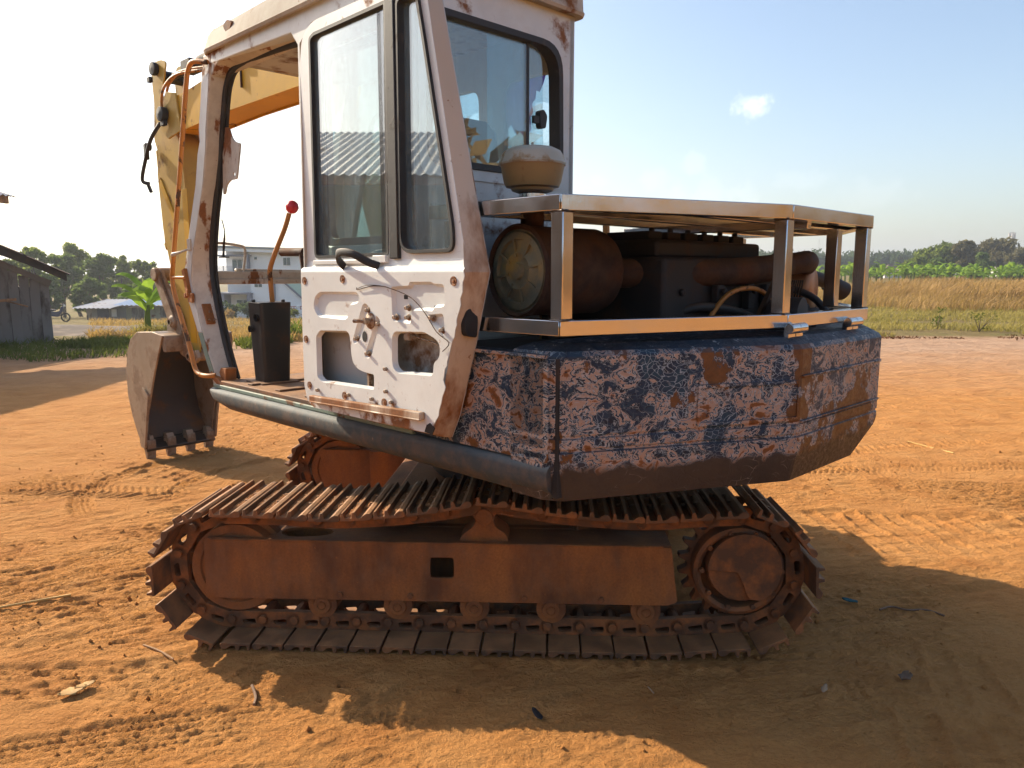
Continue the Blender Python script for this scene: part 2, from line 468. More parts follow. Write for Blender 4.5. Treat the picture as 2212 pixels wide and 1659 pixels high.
    hgt = k.math('ADD', k.ramp(f, [(.44, 1), (.455, .6), (.48, .2), (.53, .2), (.54, .6), (.565, .6), (.57, .2), (.66, 0)]), k.math('MULTIPLY', k.noise(80, 2), .25))
    return k.fin(c3, k.ramp(sp, [(.4, .38), (.65, .65)]), 0.0, k.bump(hgt, .3, .003), spec=.35)
M['peel'] = peeling('peeling_paint', .925, .03)
M['peel_side'] = peeling('peeling_paint_side')

def glass(name, tint, refl=1.0, haze=.06, hazec=(.45, .52, .5), rough=.01):
    """thin pane: fresnel reflection over tinted see-through, plus a dusty film"""
    k = NT(name)
    k.t.nodes.remove(k.b)
    tr = k.n('ShaderNodeBsdfTransparent'); tr.inputs[0].default_value = (*tint, 1)
    gl = k.n('ShaderNodeBsdfGlossy'); gl.inputs['Roughness'].default_value = rough; gl.inputs[0].default_value = (1, 1, 1, 1)
    df = k.n('ShaderNodeBsdfDiffuse'); df.inputs[0].default_value = (*hazec, 1)
    lw = k.n('ShaderNodeLayerWeight'); lw.inputs['Blend'].default_value = .5      # facing term: the same from both sides of a thin pane
    fr = k.math('MULTIPLY_ADD', k.math('POWER', lw.outputs['Facing'], 4.0), .9, .045)
    m1 = k.n('ShaderNodeMixShader'); m2 = k.n('ShaderNodeMixShader')
    hz = k.math('ADD', k.math('MULTIPLY', k.ramp(k.noise(3.5, 6, .7, vec=k.mapping(k.obj(), (1, 1, .25))), [(.35, .25), (.75, 1.6)]), haze),
                k.math('MULTIPLY', k.ramp(k.noise(70, 2, .5, vec=k.mapping(k.obj(), (1, 1, .08), rot=(.25, 0, 0))), [(.68, 0), (.75, 1)]), haze * 1.2))
    k.l(hz, m1.inputs[0]); k.l(tr.outputs[0], m1.inputs[1]); k.l(df.outputs[0], m1.inputs[2])
    k.l(k.math('MULTIPLY', fr, refl, clamp=True), m2.inputs[0]); k.l(m1.outputs[0], m2.inputs[1]); k.l(gl.outputs[0], m2.inputs[2])
    k.l(m2.outputs[0], k.out.inputs[0])
    return k.m
M['glass_door'] = glass('door_glass', (.84, .95, .94), 2.6, .22, (.52, .63, .66))
M['glass_cab'] = glass('cab_glass', (.80, .90, .92), 1.8, .12)
M['film'] = glass('purple_film', (.46, .36, .80), .8, .55, (.44, .34, .78), .15)
M['window_dark'] = None
def window_pane():
    k = NT('house_pane')
    return k.fin(k.mix(k.noise(1.5, 2), (.06, .09, .10), (.13, .18, .18)), .12, 0.0)
M['window_dark'] = window_pane()
# ================================================================= the excavator
YAW = R(45)
C0 = Vector((0.05, 3.88, 0))
exc = empty('excavator', C0, YAW)
tag(exc, 'old crawler excavator with open white cab door and peeling blue counterweight on rusty tracks', 'excavator')
SIDE = lambda u, z, r: (r, u, z)        # (forward, up) outline, r across
REAR = lambda r, z, u: (r, u, z)        # (across, up) outline, u forward
PLAN = lambda r, u, z: (r, u, z)

# ---------------------------------------------------------------- undercarriage
PSI = R(-3)
UC = Vector((-0.135, 2.94, 0))
_m = Matrix.Rotation(-YAW, 3, 'Z')
U_LOC = _m @ (UC - C0)
U_ROT = (0, 0, PSI - YAW)
PITCHM = 0.135
PIN_OFF = .047      # the chain is pinned this far inside the plates, so plates fan open round the wheels
SHOE_W = 0.45

def track_path():
    pts = []
    ci, ri = (-1.07, .305), .275
    cs, rs = (1.06, .335), .275
    top = catmull([(-1.07, .58, 0), (-.845, .577, 0), (-.618, .568, 0), (-.337, .588, 0), (-.151, .615, 0), (.014, .642, 0), (.179, .624, 0), (.398, .597, 0), (.669, .584, 0), (.93, .602, 0), (1.06, .61, 0)], 8)
    pts += [(p.x, p.y) for p in top]
    for k in range(1, 24):
        a = math.pi / 2 - math.pi * k / 24
        pts.append((cs[0] + rs * math.cos(a), cs[1] + rs * math.sin(a)))
    bot = catmull([(1.06, .06, 0), (.9, .047, 0), (.7, .032, 0), (.4, .03, 0), (-.4, .03, 0), (-1.07, .03, 0)], 6)
    pts += [(p.x, p.y) for p in bot]
    for k in range(1, 24):
        a = -math.pi / 2 - math.pi * k / 24
        pts.append((ci[0] + ri * math.cos(a), ci[1] + ri * math.sin(a)))
    return np.array(pts)
def inset_path(P, d):
    t = np.roll(P, -1, 0) - np.roll(P, 1, 0); t /= np.linalg.norm(t, axis=1)[:, None]
    return P - np.stack([-t[:, 1], t[:, 0]], -1) * d
_tp = inset_path(track_path(), PIN_OFF)
_seg = np.linalg.norm(np.roll(_tp, -1, 0) - _tp, axis=1)
_cum = np.concatenate([[0], np.cumsum(_seg)])
T_LEN = _cum[-1]
N_SHOE = int(round(T_LEN / PITCHM))
def track_at(s):
    s %= T_LEN
    i = int(np.searchsorted(_cum, s, side='right') - 1); i = min(i, len(_tp) - 1)
    f = (s - _cum[i]) / _seg[i]
    a, b = _tp[i], _tp[(i + 1) % len(_tp)]
    return a + (b - a) * f

def shoe_mesh():
    b = MB()
    x0, x1, t, gh = -.060, .049, .006, .023
    prof = [(x0 - .004, -t), (x1 + .004, -t), (x1 + .014, -.001), (x1 + .016, .010), (x1 + .008, .020), (x1 - .008, .022), (x1 - .022, .014), (x1 - .03, t)]
    for gx, gw in ((-.011, .006), (-.056, .0045)):
        prof += [(gx + gw * 2, t), (gx + gw, t + gh), (gx - gw, t + gh), (gx - gw * 1.5, t)]
    prof += [(x0 - .006, t)]
    b.prism([(x, z + PIN_OFF) for x, z in prof], lambda x, z, y: (x, y, z), -SHOE_W / 2, SHOE_W / 2)
    for bx in (-.027, .026):
        for by in (-.05, .05):
            b.cyl((bx, by, t + PIN_OFF), (bx, by, t + .012 + PIN_OFF), .011, n=6)
    return b.mesh('track_shoe')
def link_mesh():
    b = MB()
    for y in (-.068, .068):
        out = rounded([(-.070, .037), (-.045, .0405), (.040, .0405), (.062, .036), (.094, .018), (.094, -.016), (.070, -.034), (-.070, -.034), (-.090, -.018), (-.092, .014)], .014, 3)
        hole = rounded([(-.036, .026), (.018, .026), (.026, .004), (-.036, -.002)], .010, 3)
        b.plate(out, [hole], lambda x, z, yy: (x, yy, z), y - .014, y + .014)
    b.cyl((.066, -.095, .0), (.066, .095, .0), .018, n=10)
    b.cyl((-.068, -.062, .0), (-.068, .062, .0), .024, n=10)
    return b.mesh('track_link')
shoe_me, link_me = shoe_mesh(), link_mesh()
shoe_me.materials.append(M['shoe']); link_me.materials.append(M['linkm'])
random.seed(4)
def track(y0, phase):
    tr = empty('crawler_track', U_LOC, 0, exc); tr.rotation_euler = U_ROT
    first = None
    for i in range(N_SHOE):
        s = (i + phase) * T_LEN / N_SHOE
        p = track_at(s); q = track_at(s + PITCHM / 2) - track_at(s - PITCHM / 2)
        ang = -math.atan2(q[1], q[0])
        if first is None:
            so = link('track_shoe', shoe_me, None, tr, .0018, 30, 1); lo = link('track_link', link_me, None, tr, .002, 30, 1)
            first = (so, lo)
        else:
            so = copy_of(first[0], tr); lo = copy_of(first[1], tr)
        j = random.gauss(0, R(.8))
        so.location = (p[0], y0 + SHOE_W / 2, p[1]); so.rotation_euler = (0, ang + j, random.gauss(0, R(.25)))
        lo.location = (p[0], y0 + SHOE_W / 2, p[1]); lo.rotation_euler = (0, ang, 0)
    return tr
tr_near = track(0, .3)
track(1.66, .05)
def packed_soil(parent, y0, phase, lo, hi):
    rg = np.random.default_rng(3); b = MB()
    for i in range(N_SHOE):
        s = (i + phase) * T_LEN / N_SHOE
        p = track_at(s); q = track_at(s + PITCHM / 2) - track_at(s - PITCHM / 2)
        if p[1] < .45 or not lo < p[0] < hi: continue
        t_ = q / np.hypot(*q); n_ = np.array([-t_[1], t_[0]])
        for x0, x1 in ((-.049, -.022), (.0, .024)):
            fill = rg.uniform(.35, 1.0); nx, ny = 5, 40; o = len(b.v)
            ya, yb = y0 + .02 + .12 * rg.random(), y0 + SHOE_W - .02 - .15 * rg.random()
            for j in range(ny):
                for k in range(nx):
                    x = x0 + (x1 - x0) * k / (nx - 1); h_ = PIN_OFF + .0065 + (0 if j in (0, ny - 1) else fill * .010 * (.4 + rg.random()) * (.6 if k in (0, nx - 1) else 1))
                    w = p + t_ * x + n_ * h_
                    b.v.append((w[0], ya + (yb - ya) * j / (ny - 1), w[1]))
            for j in range(ny - 1):
                for k in range(nx - 1): b.f.append((o + j * nx + k, o + j * nx + k + 1, o + (j + 1) * nx + k + 1, o + (j + 1) * nx + k))
    m = bpy.data.meshes.new('packed_soil'); m.from_pydata(b.v, [], b.f)
    o = link('packed_soil', m, flat_mat('packed_soil', (.44, .19, .065), .95, 0, .35, 60), parent, 0, 50); o['kind'] = 'stuff'
packed_soil(tr_near, 0, .3, -1.15, .1)

def track_frame(y0, near):
    b = MB()
    XZ = lambda x, z, y: (x, y0 + y, z)
    out = rounded([(-1.18, .19), (-1.14, .177), (.775, .185), (.815, .20), (.80, .30), (.785, .435), (-1.165, .443), (-1.18, .43)], .012, 2)
    sq = rounded([(-.215, .285), (-.115, .285), (-.115, .375), (-.215, .375)], .014, 3)
    b.plate(out, [sq], XZ, .125, .14)
    b.plate([(-1.18, .18), (.80, .18), (.80, .44), (-1.18, .44)], [], XZ, .33, .345)
    # top deck, bent over the near plate, with the slot behind the idler
    deck = [(-.93, .14), (.785, .14), (.785, .33), (-.93, .33)]
    slot = [(-.80 + .13 * math.cos(a) * (1.15 if math.cos(a) > 0 else .6), .235 + .062 * math.sin(a)) for a in [2 * math.pi * i / 20 for i in range(20)]]
    b.plate(deck, [slot], lambda x, y, z: (x, y0 + y, z), .425, .438)
    b.box((-.07, y0 + .235, .19), (1.6, .19, .012))
    # sloped inner deck towards the machine's middle
    s = 1 if near else -1
    yi = .345 if near else .125
    b.prism([(-.85, .44), (.8, .44), (.8, .20), (-.85, .20)], lambda x, z, y: (x, y0 + y, z), yi, yi + s * .05)
    o = b.build('track_frame', M['rust'], exc, .004)
    o.location = U_LOC; o.rotation_euler = U_ROT
    # idler, sprocket, rollers
    i = MB()
    i.lathe([(.0, .135), (.055, .135), (.06, .15), (.15, .155), (.155, .145), (.19, .145), (.192, .165), (.192, .20), (.212, .205), (.212, .255), (.192, .26), (.192, .315), (.155, .315), (.15, .30), (.06, .305), (.055, .325), (0, .325)], (-1.055, y0, .305), (0, 1, 0), 48)
    i.build('idler_wheel', M['rust'], o, 0, 40)
    g = MB()
    teeth = []
    nt = 21
    for k in range(nt):
        for dr, da in ((.195, -.5), (.20, -.28), (.234, -.1), (.234, .1), (.20, .28)):
            a = 2 * math.pi * (k + da) / nt
            teeth.append((1.06 + dr * math.cos(a), .338 + dr * math.sin(a)))
    hub = [(1.06 + .12 * math.cos(2 * math.pi * k / 24), .338 + .12 * math.sin(2 * math.pi * k / 24)) for k in range(24)]
    g.plate(teeth, [hub], XZ, .205, .25)
    g.lathe([(.185, .25), (.185, .13), (.17, .12), (.155, .13), (.155, .20)], (1.06, y0, .338), (0, 1, 0), 40)
    g.build('drive_sprocket', M['linkm'], o, .003)
    if near:
        h = MB()
        arc = lambda a0, a1, r, n=22: [(1.075 + r * math.cos(R(a0 + (a1 - a0) * k / n)), .362 + r * math.sin(R(a0 + (a1 - a0) * k / n))) for k in range(n + 1)]
        h.lathe([(.0, .105), (.06, .104), (.135, .112), (.14, .13), (.14, .2)], (1.07, y0, .355), (0, 1, 0), 40)
        part = arc(-62, 182, .148, 34) + [(1.0, .352), (1.045, .35), (1.06, .325), (1.075, .29), (1.085, .26), (1.10, .235)]
        h.prism(part, XZ, .088, .106)
        h.build('hub_cover', M['linkm'], o, .003)
    # weld beads, drain boss and mounting bolts on the near plate
    wb = MB(); rgw = random.Random(7)
    wb.tube([(-1.15 + 1.9 * i / 60, y0 + .124 + rgw.uniform(-.001, .001), .437 + rgw.uniform(-.0015, .0015)) for i in range(61)], .0045, 6)
    wb.build('weld_bead', M['rust'], o, 0, 60)
    for bx_ in (-.60, -.30, .18, .50):
        MB().cyl((bx_, y0 + .126, .205), (bx_, y0 + .114, .205), .013, n=6).build('roller_bolt', M['linkm'], o, .001)
    for k in range(10):
        a_ = 2 * math.pi * k / 10
        if near: MB().cyl((1.07 + .162 * math.cos(a_), y0 + .128, .345 + .162 * math.sin(a_)), (1.07 + .162 * math.cos(a_), y0 + .112, .345 + .162 * math.sin(a_)), .011, n=6).build('sprocket_bolt', M['linkm'], o, .001)
    rl = MB()
    rl.lathe([(0, 0), (.035, 0), (.04, .012), (.062, .016), (.062, .19), (.04, .194), (.035, .205), (0, .205)], (0, 0, 0), (0, 1, 0), 24)
    rl.lathe([(.018, -.006), (.018, .0)], (0, 0, 0), (0, 1, 0), 12)
    first = None
    for x in (-.682, -.357, -.031, .292, .687):
        if first is None:
            first = rl.build('track_roller', M['rust'], o, 0, 40); first.location = (x, y0 + .125, .152)
        else:
            copy_of(first, o, (x, y0 + .125, .152))
    c = MB()
    c.cyl((.012, y0 + .15, .555), (.012, y0 + .31, .555), .046, n=20)
    c.cyl((.012, y0 + .135, .548), (.012, y0 + .15, .548), .036, n=20)
    c.prism(rounded([(-.10, .435), (.115, .435), (.10, .47), (.055, .50), (.045, .545), (-.02, .545), (-.035, .50), (-.08, .465)], .012, 2), XZ, .16, .30)
    c.build('carrier_roller', M['rust'], o, .004)
    return o
track_frame(0, True)
tf2 = track_frame(1.66, False)

b = MB()
b.box((0, 1.05, .40), (1.05, 1.35, .26))
b.prism([(-.55, .27), (.55, .27), (.42, .56), (-.42, .56)], lambda x, z, y: (x, y, z), .5, 1.6)
b.bar((-.5, .36, .36), (-.3, .9, .42), .22, .22); b.bar((.5, .36, .36), (.3, .9, .42), .22, .22)
b.bar((-.5, 1.75, .36), (-.3, 1.2, .42), .22, .22); b.bar((.5, 1.75, .36), (.3, 1.2, .42), .22, .22)
o = b.build('center_frame', M['rust'], exc, .008); o.location = U_LOC; o.rotation_euler = U_ROT
b = MB().lathe([(0, .56), (.44, .56), (.46, .58), (.46, .70), (.40, .71), (.40, .76), (0, .76)], (0, 0, 0), (0, 0, 1), 48)
b.build('swing_bearing', M['dark'], exc, 0, 40)
# packed soil lying on the frame deck
def clod_heap(name, cx, cy, cz, sx, sy, sz, n, seed, parent, mat):
    rnd = random.Random(seed); h = MB()
    for _ in range(n):
        a = rnd.uniform(0, 6.28); q = rnd.random() ** .6
        x, y = cx + sx * q * math.cos(a), cy + sy * q * math.sin(a); rr = rnd.uniform(.35, 1) * sz
        z = cz + sz * (1 - q) * rnd.uniform(.2, 1)
        vs = []
        for (vx, vy, vz) in ((1, 0, 0), (-1, 0, 0), (0, 1, 0), (0, -1, 0), (0, 0, 1), (0, 0, -1)):
            k = rr * rnd.uniform(.6, 1.3)
            vs.append((x + vx * k * 1.4, y + vy * k, z + vz * k * .7))
        h.add(vs, [(0, 2, 4), (2, 1, 4), (1, 3, 4), (3, 0, 4), (2, 0, 5), (1, 2, 5), (3, 1, 5), (0, 3, 5)])
    return h.build(name, mat, parent, 0, 60)

# ---------------------------------------------------------------- upper body: floor frame, sill, side panel, counterweight
CW = [(-1.05, -1.16), (-.26, -1.575), (.46, -1.575), (1.25, -1.16), (1.25, -.95), (-1.05, -.95)]     # (r, u) outline
b = MB()
b.box((.1, .0, .86), (2.0, 2.0, .10)); b.prism([(-.95, -.9), (-.95, -1.10), (-.24, -1.46), (.24, -1.46), (.9, -1.12), (.9, -.9)], PLAN, .85, .95)
b.box((.05, .9, .90), (1.7, .5, .10))
b.build('revolving_frame', M['dark'], exc, .01)
b = MB().prism([(-1.04, -.98), (1.24, -.98), (1.24, .2), (-1.0, .2), (-1.0, -.5), (-1.04, -.5)], PLAN, 1.27, 1.292)
b.build('engine_deck', M['dark'], exc, .004)

def ring_off(poly, d):
    """inset a convex outline by d"""
    n = len(poly); out = []
    A = 0
    for i in range(n):
        x0, y0 = poly[i]; x1, y1 = poly[(i + 1) % n]; A += x0 * y1 - x1 * y0
    sg = 1 if A > 0 else -1
    lines = []
    for i in range(n):
        p, q = Vector(poly[i]), Vector(poly[(i + 1) % n]); t = (q - p).normalized(); nn = Vector((-t.y, t.x)) * sg
        lines.append((p + nn * d, t))
    for i in range(n):
        (p, t), (q, s) = lines[i - 1], lines[i]
        den = t.x * s.y - t.y * s.x
        if abs(den) < 1e-6: out.append(tuple(q)); continue
        k = ((q.x - p.x) * s.y - (q.y - p.y) * s.x) / den
        out.append(tuple(p + t * k))
    return out
def loft(b, rings, cap=True):
    n = len(rings[0]); o = len(b.v)
    for rg in rings: b.v.extend(rg)
    for i in range(len(rings) - 1):
        for k in range(n): b.f.append((o + i * n + k, o + i * n + (k + 1) % n, o + (i + 1) * n + (k + 1) % n, o + (i + 1) * n + k))
    if cap:
        b.f.append(tuple(o + k for k in reversed(range(n)))); b.f.append(tuple(o + (len(rings) - 1) * n + k for k in range(n)))
# rear outline with small rounded corners
CWR = [(-1.05, -.95), (-1.05, -1.10), (-1.025, -1.155)]
CWR = rounded([(-1.05, -.97), (-1.05, -1.155), (-.26, -1.575), (.46, -1.575), (1.25, -1.155), (1.25, -.97)], [0, .04, .006, .006, .04, 0], 1)
b = MB()
z3 = lambda poly, z: [(x, y, z) for x, y in poly]
def cwring(ins, z): return z3(ring_off(CWR, ins), z)
GR = .005
CWB = rounded([(-1.04, -.97), (-1.04, -1.145), (-.27, -1.555), (.27, -1.555), (.95, -1.19), (.95, -.97)], [0, .04, .006, .006, .04, 0], 1)
loft(b, [z3(CWB, .838), cwring(.012, .945) if False else z3([(x * .12 + p * .88, y * .12 + q * .88) for (x, y), (p, q) in zip(CWB, CWR)], .94), cwring(.003, .955), cwring(0, .975), cwring(0, .992), cwring(GR, .996), cwring(GR, 1.003), cwring(0, 1.007),
         cwring(0, 1.036), cwring(GR * .7, 1.040), cwring(GR * .7, 1.046), cwring(0, 1.05),
         cwring(0, 1.296), cwring(.010, 1.312), cwring(.05, 1.333), cwring(.10, 1.338)])
cwt = b.build('counterweight', M['peel'], exc, .003, 12)
b = MB().box((.10, -1.577, 1.203), (.71, .012, .010)); b.build('cast_rib', M['peel'], cwt, .003)
b = MB().box((.10, -1.577, 1.047), (.71, .012, .008)); b.build('cast_rib', M['peel'], cwt, .003)
# raised nameplate field running from the left chamfer across the rear
B0, B1 = Vector((-1.05, -1.155)), Vector((-.26, -1.575))
bd = (B1 - B0).normalized(); bn = Vector((bd.y, -bd.x))
b = MB()
fld = rounded([(.50, 1.054), (.885, 1.054), (.885, 1.192), (.50, 1.192)], .01, 3)
inn = rounded([(.514, 1.066), (.885 - .004, 1.066), (.885 - .004, 1.180), (.514, 1.180)], .008, 3)
fnB = lambda s, z, d: (B0.x + bd.x * s + bn.x * d, B0.y + bd.y * s + bn.y * d, z)
b.plate(fld, [inn], fnB, -.004, .006)
b.build('raised_border', M['peel'], cwt, .003)
# lower apron edge under the rear face
# ---- side panel between door and counterweight
b = MB()
b.plate(rounded([(-1.135, .962), (-.46, .962), (-.46, 1.29), (-1.135, 1.29)], .012, 3), [], SIDE, -1.05, -1.01)
b.box((-1.032, -.80, 1.297), (.07, .66, .012))
b.build('side_panel', M['peel_side'], exc, .006)
b = MB().box((-.99, -1.10, 1.07), (.08, .12, .44)); b.build('panel_gap', M['dark'], exc)
# ---- sill: rounded skirt along the left side, tucked under, with upswept front end
prof = [(-1.00, .957), (-1.045, .957), (-1.066, .953), (-1.079, .943), (-1.085, .928), (-1.083, .895), (-1.076, .876), (-1.060, .860), (-1.03, .846), (-.92, .835), (-.92, .90)]
b = MB()
def sect(u, lift=0, squash=1): return [(x, u, .955 + (z - .955) * squash + lift) for x, z in prof]
us = [1.262, 1.25, 1.20, 1.05, .6, 0, -.6, -1.135]
sq = [.30, .45, .72, .98, 1, 1, 1, 1.02]
loft(b, [[(x + (0.045 if i == 0 else .012 if i == 1 else .030 if i == 7 and x < -1.03 else .012 if i == 6 and x < -1.03 else 0), u, .955 + (z - .955) * q - (0.012 if i == 0 else 0)) for x, z in prof] for i, (u, q) in enumerate(zip(us, sq))])
b.build('side_sill', M['sill'], exc, 0, 50)
b = MB()
b.box((-1.035, .385, .966), (.05, 1.70, .020)); b.build('floor_edge', M['teal'], exc, .004)
# ---------------------------------------------------------------- cab
cab = empty('cab', (0, 0, 0), 0, exc)
b = MB()
b.box((-.625, .32, .985), (.85, 1.70, .022))
for i, u in enumerate((.35, .62, .9)): b.box((-.62, u, 1.0), (.80, .05, .012))
b.build('cab_floor', M['deck'], cab, .004)
b = MB().box((-.74, .47, 1.035), (.16, .10, .07)).box((-.74, .47, 1.072), (.19, .13, .01)).box((-.55, .55, 1.02), (.30, .08, .04)); b.build('floor_bracket', M['deck'], cab, .005)

RL = -1.05        # left face of the cab
# front pillar: (z, front edge, rear edge of the side face, inner edge of the door jamb)
PST = [(.962, 1.249, 1.187, 1.165), (1.018, 1.281, 1.219, 1.185), (1.136, 1.352, 1.294, 1.250), (1.28, 1.432, 1.367, 1.310), (1.426, 1.520, 1.429, 1.362), (1.525, 1.548, 1.451, 1.383), (1.625, 1.509, 1.425, 1.380), (1.815, 1.421, 1.329, 1.333),
       (2.0, 1.331, 1.237, 1.262), (2.15, 1.286, 1.19, 1.205), (2.21, 1.252, 1.176, 1.188), (2.27, 1.255, 1.165, 1.172), (2.40, 1.215, 1.128, 1.138), (2.50, 1.19, 1.102, 1.10), (2.605, 1.166, 1.079, 1.07)]
def pillar(r_out, sgn, name):
    b = MB()
    loft(b, [[(r_out, uo, z), (r_out, ub, z), (r_out + sgn * .088, us - .012, z), (r_out + sgn * .088, uo - .02, z), (r_out + sgn * .03, uo + .012, z)] for z, uo, ub, us in PST])
    return b.build(name, M['pillar'], cab, .006, 40)
pil = pillar(RL, 1, 'front_pillar')
def strip(z0, z1, mat, name):
    """coat of white paint (teal primer low down) on the outer face of the pillar"""
    b = MB(); rings = []
    zs = [z0] + [s_[0] for s_ in PST if z0 < s_[0] < z1] + [z1]
    for z in zs:
        for a, c in zip(PST, PST[1:]):
            if a[0] <= z <= c[0]:
                t = (z - a[0]) / (c[0] - a[0]); uo = a[1] + (c[1] - a[1]) * t; ub = a[2] + (c[2] - a[2]) * t
        rings.append([(RL - .003, uo - .004, z), (RL - .003, ub + .006, z), (RL + .002, ub + .006, z), (RL + .002, uo - .004, z)])
    loft(b, rings)
    return b.build(name, mat, cab, 0, 30)
strip(1.24, 2.55, M['cab_white'], 'pillar_lit_face'); strip(1.03, 1.235, M['teal'], 'pillar_lit_face')
pillar(-.20, -1, 'front_pillar')
# door-opening header, centre pillar, lower rear side wall: one side frame with the opening cut out
side_out = [(-.5, .99), (.30, .99), (.30, 1.0), (.27, 2.48), (.32, 2.535), (1.09, 2.553), (1.075, 2.61), (-.5, 2.61)]
b = MB()
win = rounded([(-.38, 1.66), (.12, 1.66), (.12, 2.42), (-.38, 2.42)], .05, 3)
b.plate(side_out, [win], SIDE, RL, RL + .06)
b.build('side_frame', M['cab_white'], cab, .006)
b = MB().prism([(-1.05, 2.552), (-.985, 2.535), (-.955, 2.515), (-.945, 2.60), (-1.045, 2.60)], lambda r, z, u: (r, u, z), .27, 1.10)
b.prism([(1.11, 2.56), (1.08, 2.50), (1.02, 2.545), (.98, 2.56)], SIDE, -1.048, -.955); b.build('door_soffit', M['pillar'], cab, .004)
b = MB().plate(win, [rounded([(-.35, 1.69), (.09, 1.69), (.09, 2.39), (-.35, 2.39)], .05, 3)], SIDE, RL + .01, RL + .045); b.build('window_seal', M['rubber'], cab, .004)
b = MB().plate(win, [], SIDE, RL + .026, RL + .03); b.build('window_pane', M['glass_cab'], cab, 0, 0)
# rubber seal around the door opening
seal = [(.30, 2.50), (.404, 2.525), (.757, 2.540), (.942, 2.538), (1.035, 2.520), (1.088, 2.468), (1.122, 2.395), (1.172, 2.224), (1.252, 2.002), (1.320, 1.816), (1.366, 1.624), (1.357, 1.476), (1.296, 1.28), (1.236, 1.135), (1.164, 1.0)]
b = MB()
for rr, off in ((.014, 0), (.009, .02)):
    b.tube([(-.972 + off, u - off * .3, z) for u, z in [(p.x, p.y) for p in catmull([(u, z, 0) for u, z in seal], 4)]], rr, 8)
b.build('door_seal', M['rubber'], cab, 0, 60)
# bracket plate inside the pillar, with its round hole
b = MB()
brk = rounded([(1.09, 2.25), (1.02, 2.24), (.995, 2.19), (.965, 2.165), (.905, 2.15), (.96, 1.985), (1.03, 1.985), (1.075, 1.965), (1.10, 1.92), (1.12, 1.92)], .012, 2)
hole = [(.985 + .012 * math.cos(2 * math.pi * k / 14), 2.01 + .012 * math.sin(2 * math.pi * k / 14)) for k in range(14)]
b.plate([(u + .085, z + .03) for u, z in brk], [[(u + .085, z + .03) for u, z in hole]], SIDE, -.965, -.957); b.build('bracket_plate', M['pillar'], cab, 0)
# roof: sheet-metal tray with a rolled lip, dented at the front corner
b = MB()
rp = [(-1.075, -.54), (-.165, -.54), (-.165, 1.14), (-.25, 1.19), (-.98, 1.19), (-1.075, 1.12)]
rp = rounded(rp, [.05, .05, .05, .05, .05, .06], 3)
loft(b, [z3(ring_off(rp, .02), 2.605), z3(rp, 2.60), z3(ring_off(rp, -.006), 2.612), z3(rp, 2.622), z3(ring_off(rp, .004), 2.70), z3(ring_off(rp, .03), 2.735), z3(ring_off(rp, .10), 2.75)])
for i, p in enumerate(b.v):      # dent in the front-left corner
    d = math.hypot(p[0] + 1.08, (p[1] - .98) * .8)
    if p[2] > 2.63 and d < .22: b.v[i] = (p[0] + .03 * (1 - d / .22), p[1], p[2] - .028 * (1 - d / .22))
b.build('cab_roof', M['roof_paint'], cab, 0, 30)
b = MB().prism([(.86 + .035 * math.cos(a) * (1 + .3 * math.sin(3 * a)), 2.672 + .03 * math.sin(a)) for a in [2 * math.pi * k / 16 for k in range(16)]], SIDE, -1.064, -1.03)
b.build('roof_tear', M['rust'], cab, 0)
# rear wall with window
b = MB()
rw = rounded([(-1.05, .99), (-.2, .99), (-.2, 2.605), (-1.05, 2.605)], [0, .03, .0, 0], 3)
rwin = rounded([(-1.0, 1.935), (-.275, 1.935), (-.285, 2.478), (-1.0, 2.478)], [.06, .07, .12, .06], 6)
b.plate(rw, [rwin], REAR, -.5, -.465)
b.box((-.62, -.506, 1.55), (.74, .012, .50))
b.build('rear_wall', M['cab_white'], cab, .01)
rwi = rounded([(-.975, 1.96), (-.30, 1.96), (-.31, 2.453), (-.975, 2.453)], [.05, .06, .11, .05], 6)
b = MB().plate(ring_off(rwin, -.008) if False else rwin, [rwi], REAR, -.512, -.452); b.build('window_seal', M['rubber'], cab, .005)
rim_o = rounded([(-1.035, 1.895), (-.238, 1.895), (-.25, 2.515), (-1.035, 2.515)], [.06, .09, .14, .06], 6)
b = MB().plate(rim_o, [rwin], REAR, -.5055, -.495); b.build('window_rim', M['cab_white'], cab, .004)
b = MB().plate([(-.98, 1.95), (-.46, 1.95), (-.46, 2.47), (-.98, 2.47)], [], REAR, -.488, -.484); b.build('sliding_pane', M['glass_cab'], cab, 0, 0)
b = MB().plate(rounded([(-.68, 1.95), (-.365, 1.95), (-.375, 2.46), (-.68, 2.46)], [.0, .02, .09, 0], 5), [], REAR, -.478, -.474); b.build('sliding_pane', M['glass_cab'], cab, 0, 0)
b = MB().box((-.47, -.481, 2.205), (.018, .016, .50)); b.build('sash_bar', M['rubber'], cab, .002)
b = MB().prism(rounded([(-.405, 2.135), (-.375, 2.135), (-.365, 2.185), (-.385, 2.21), (-.41, 2.20)], .01, 3), REAR, -.50, -.472).box((-.425, -.49, 2.165), (.03, .015, .028)); b.build('window_latch', M['rubber'], cab, .004)
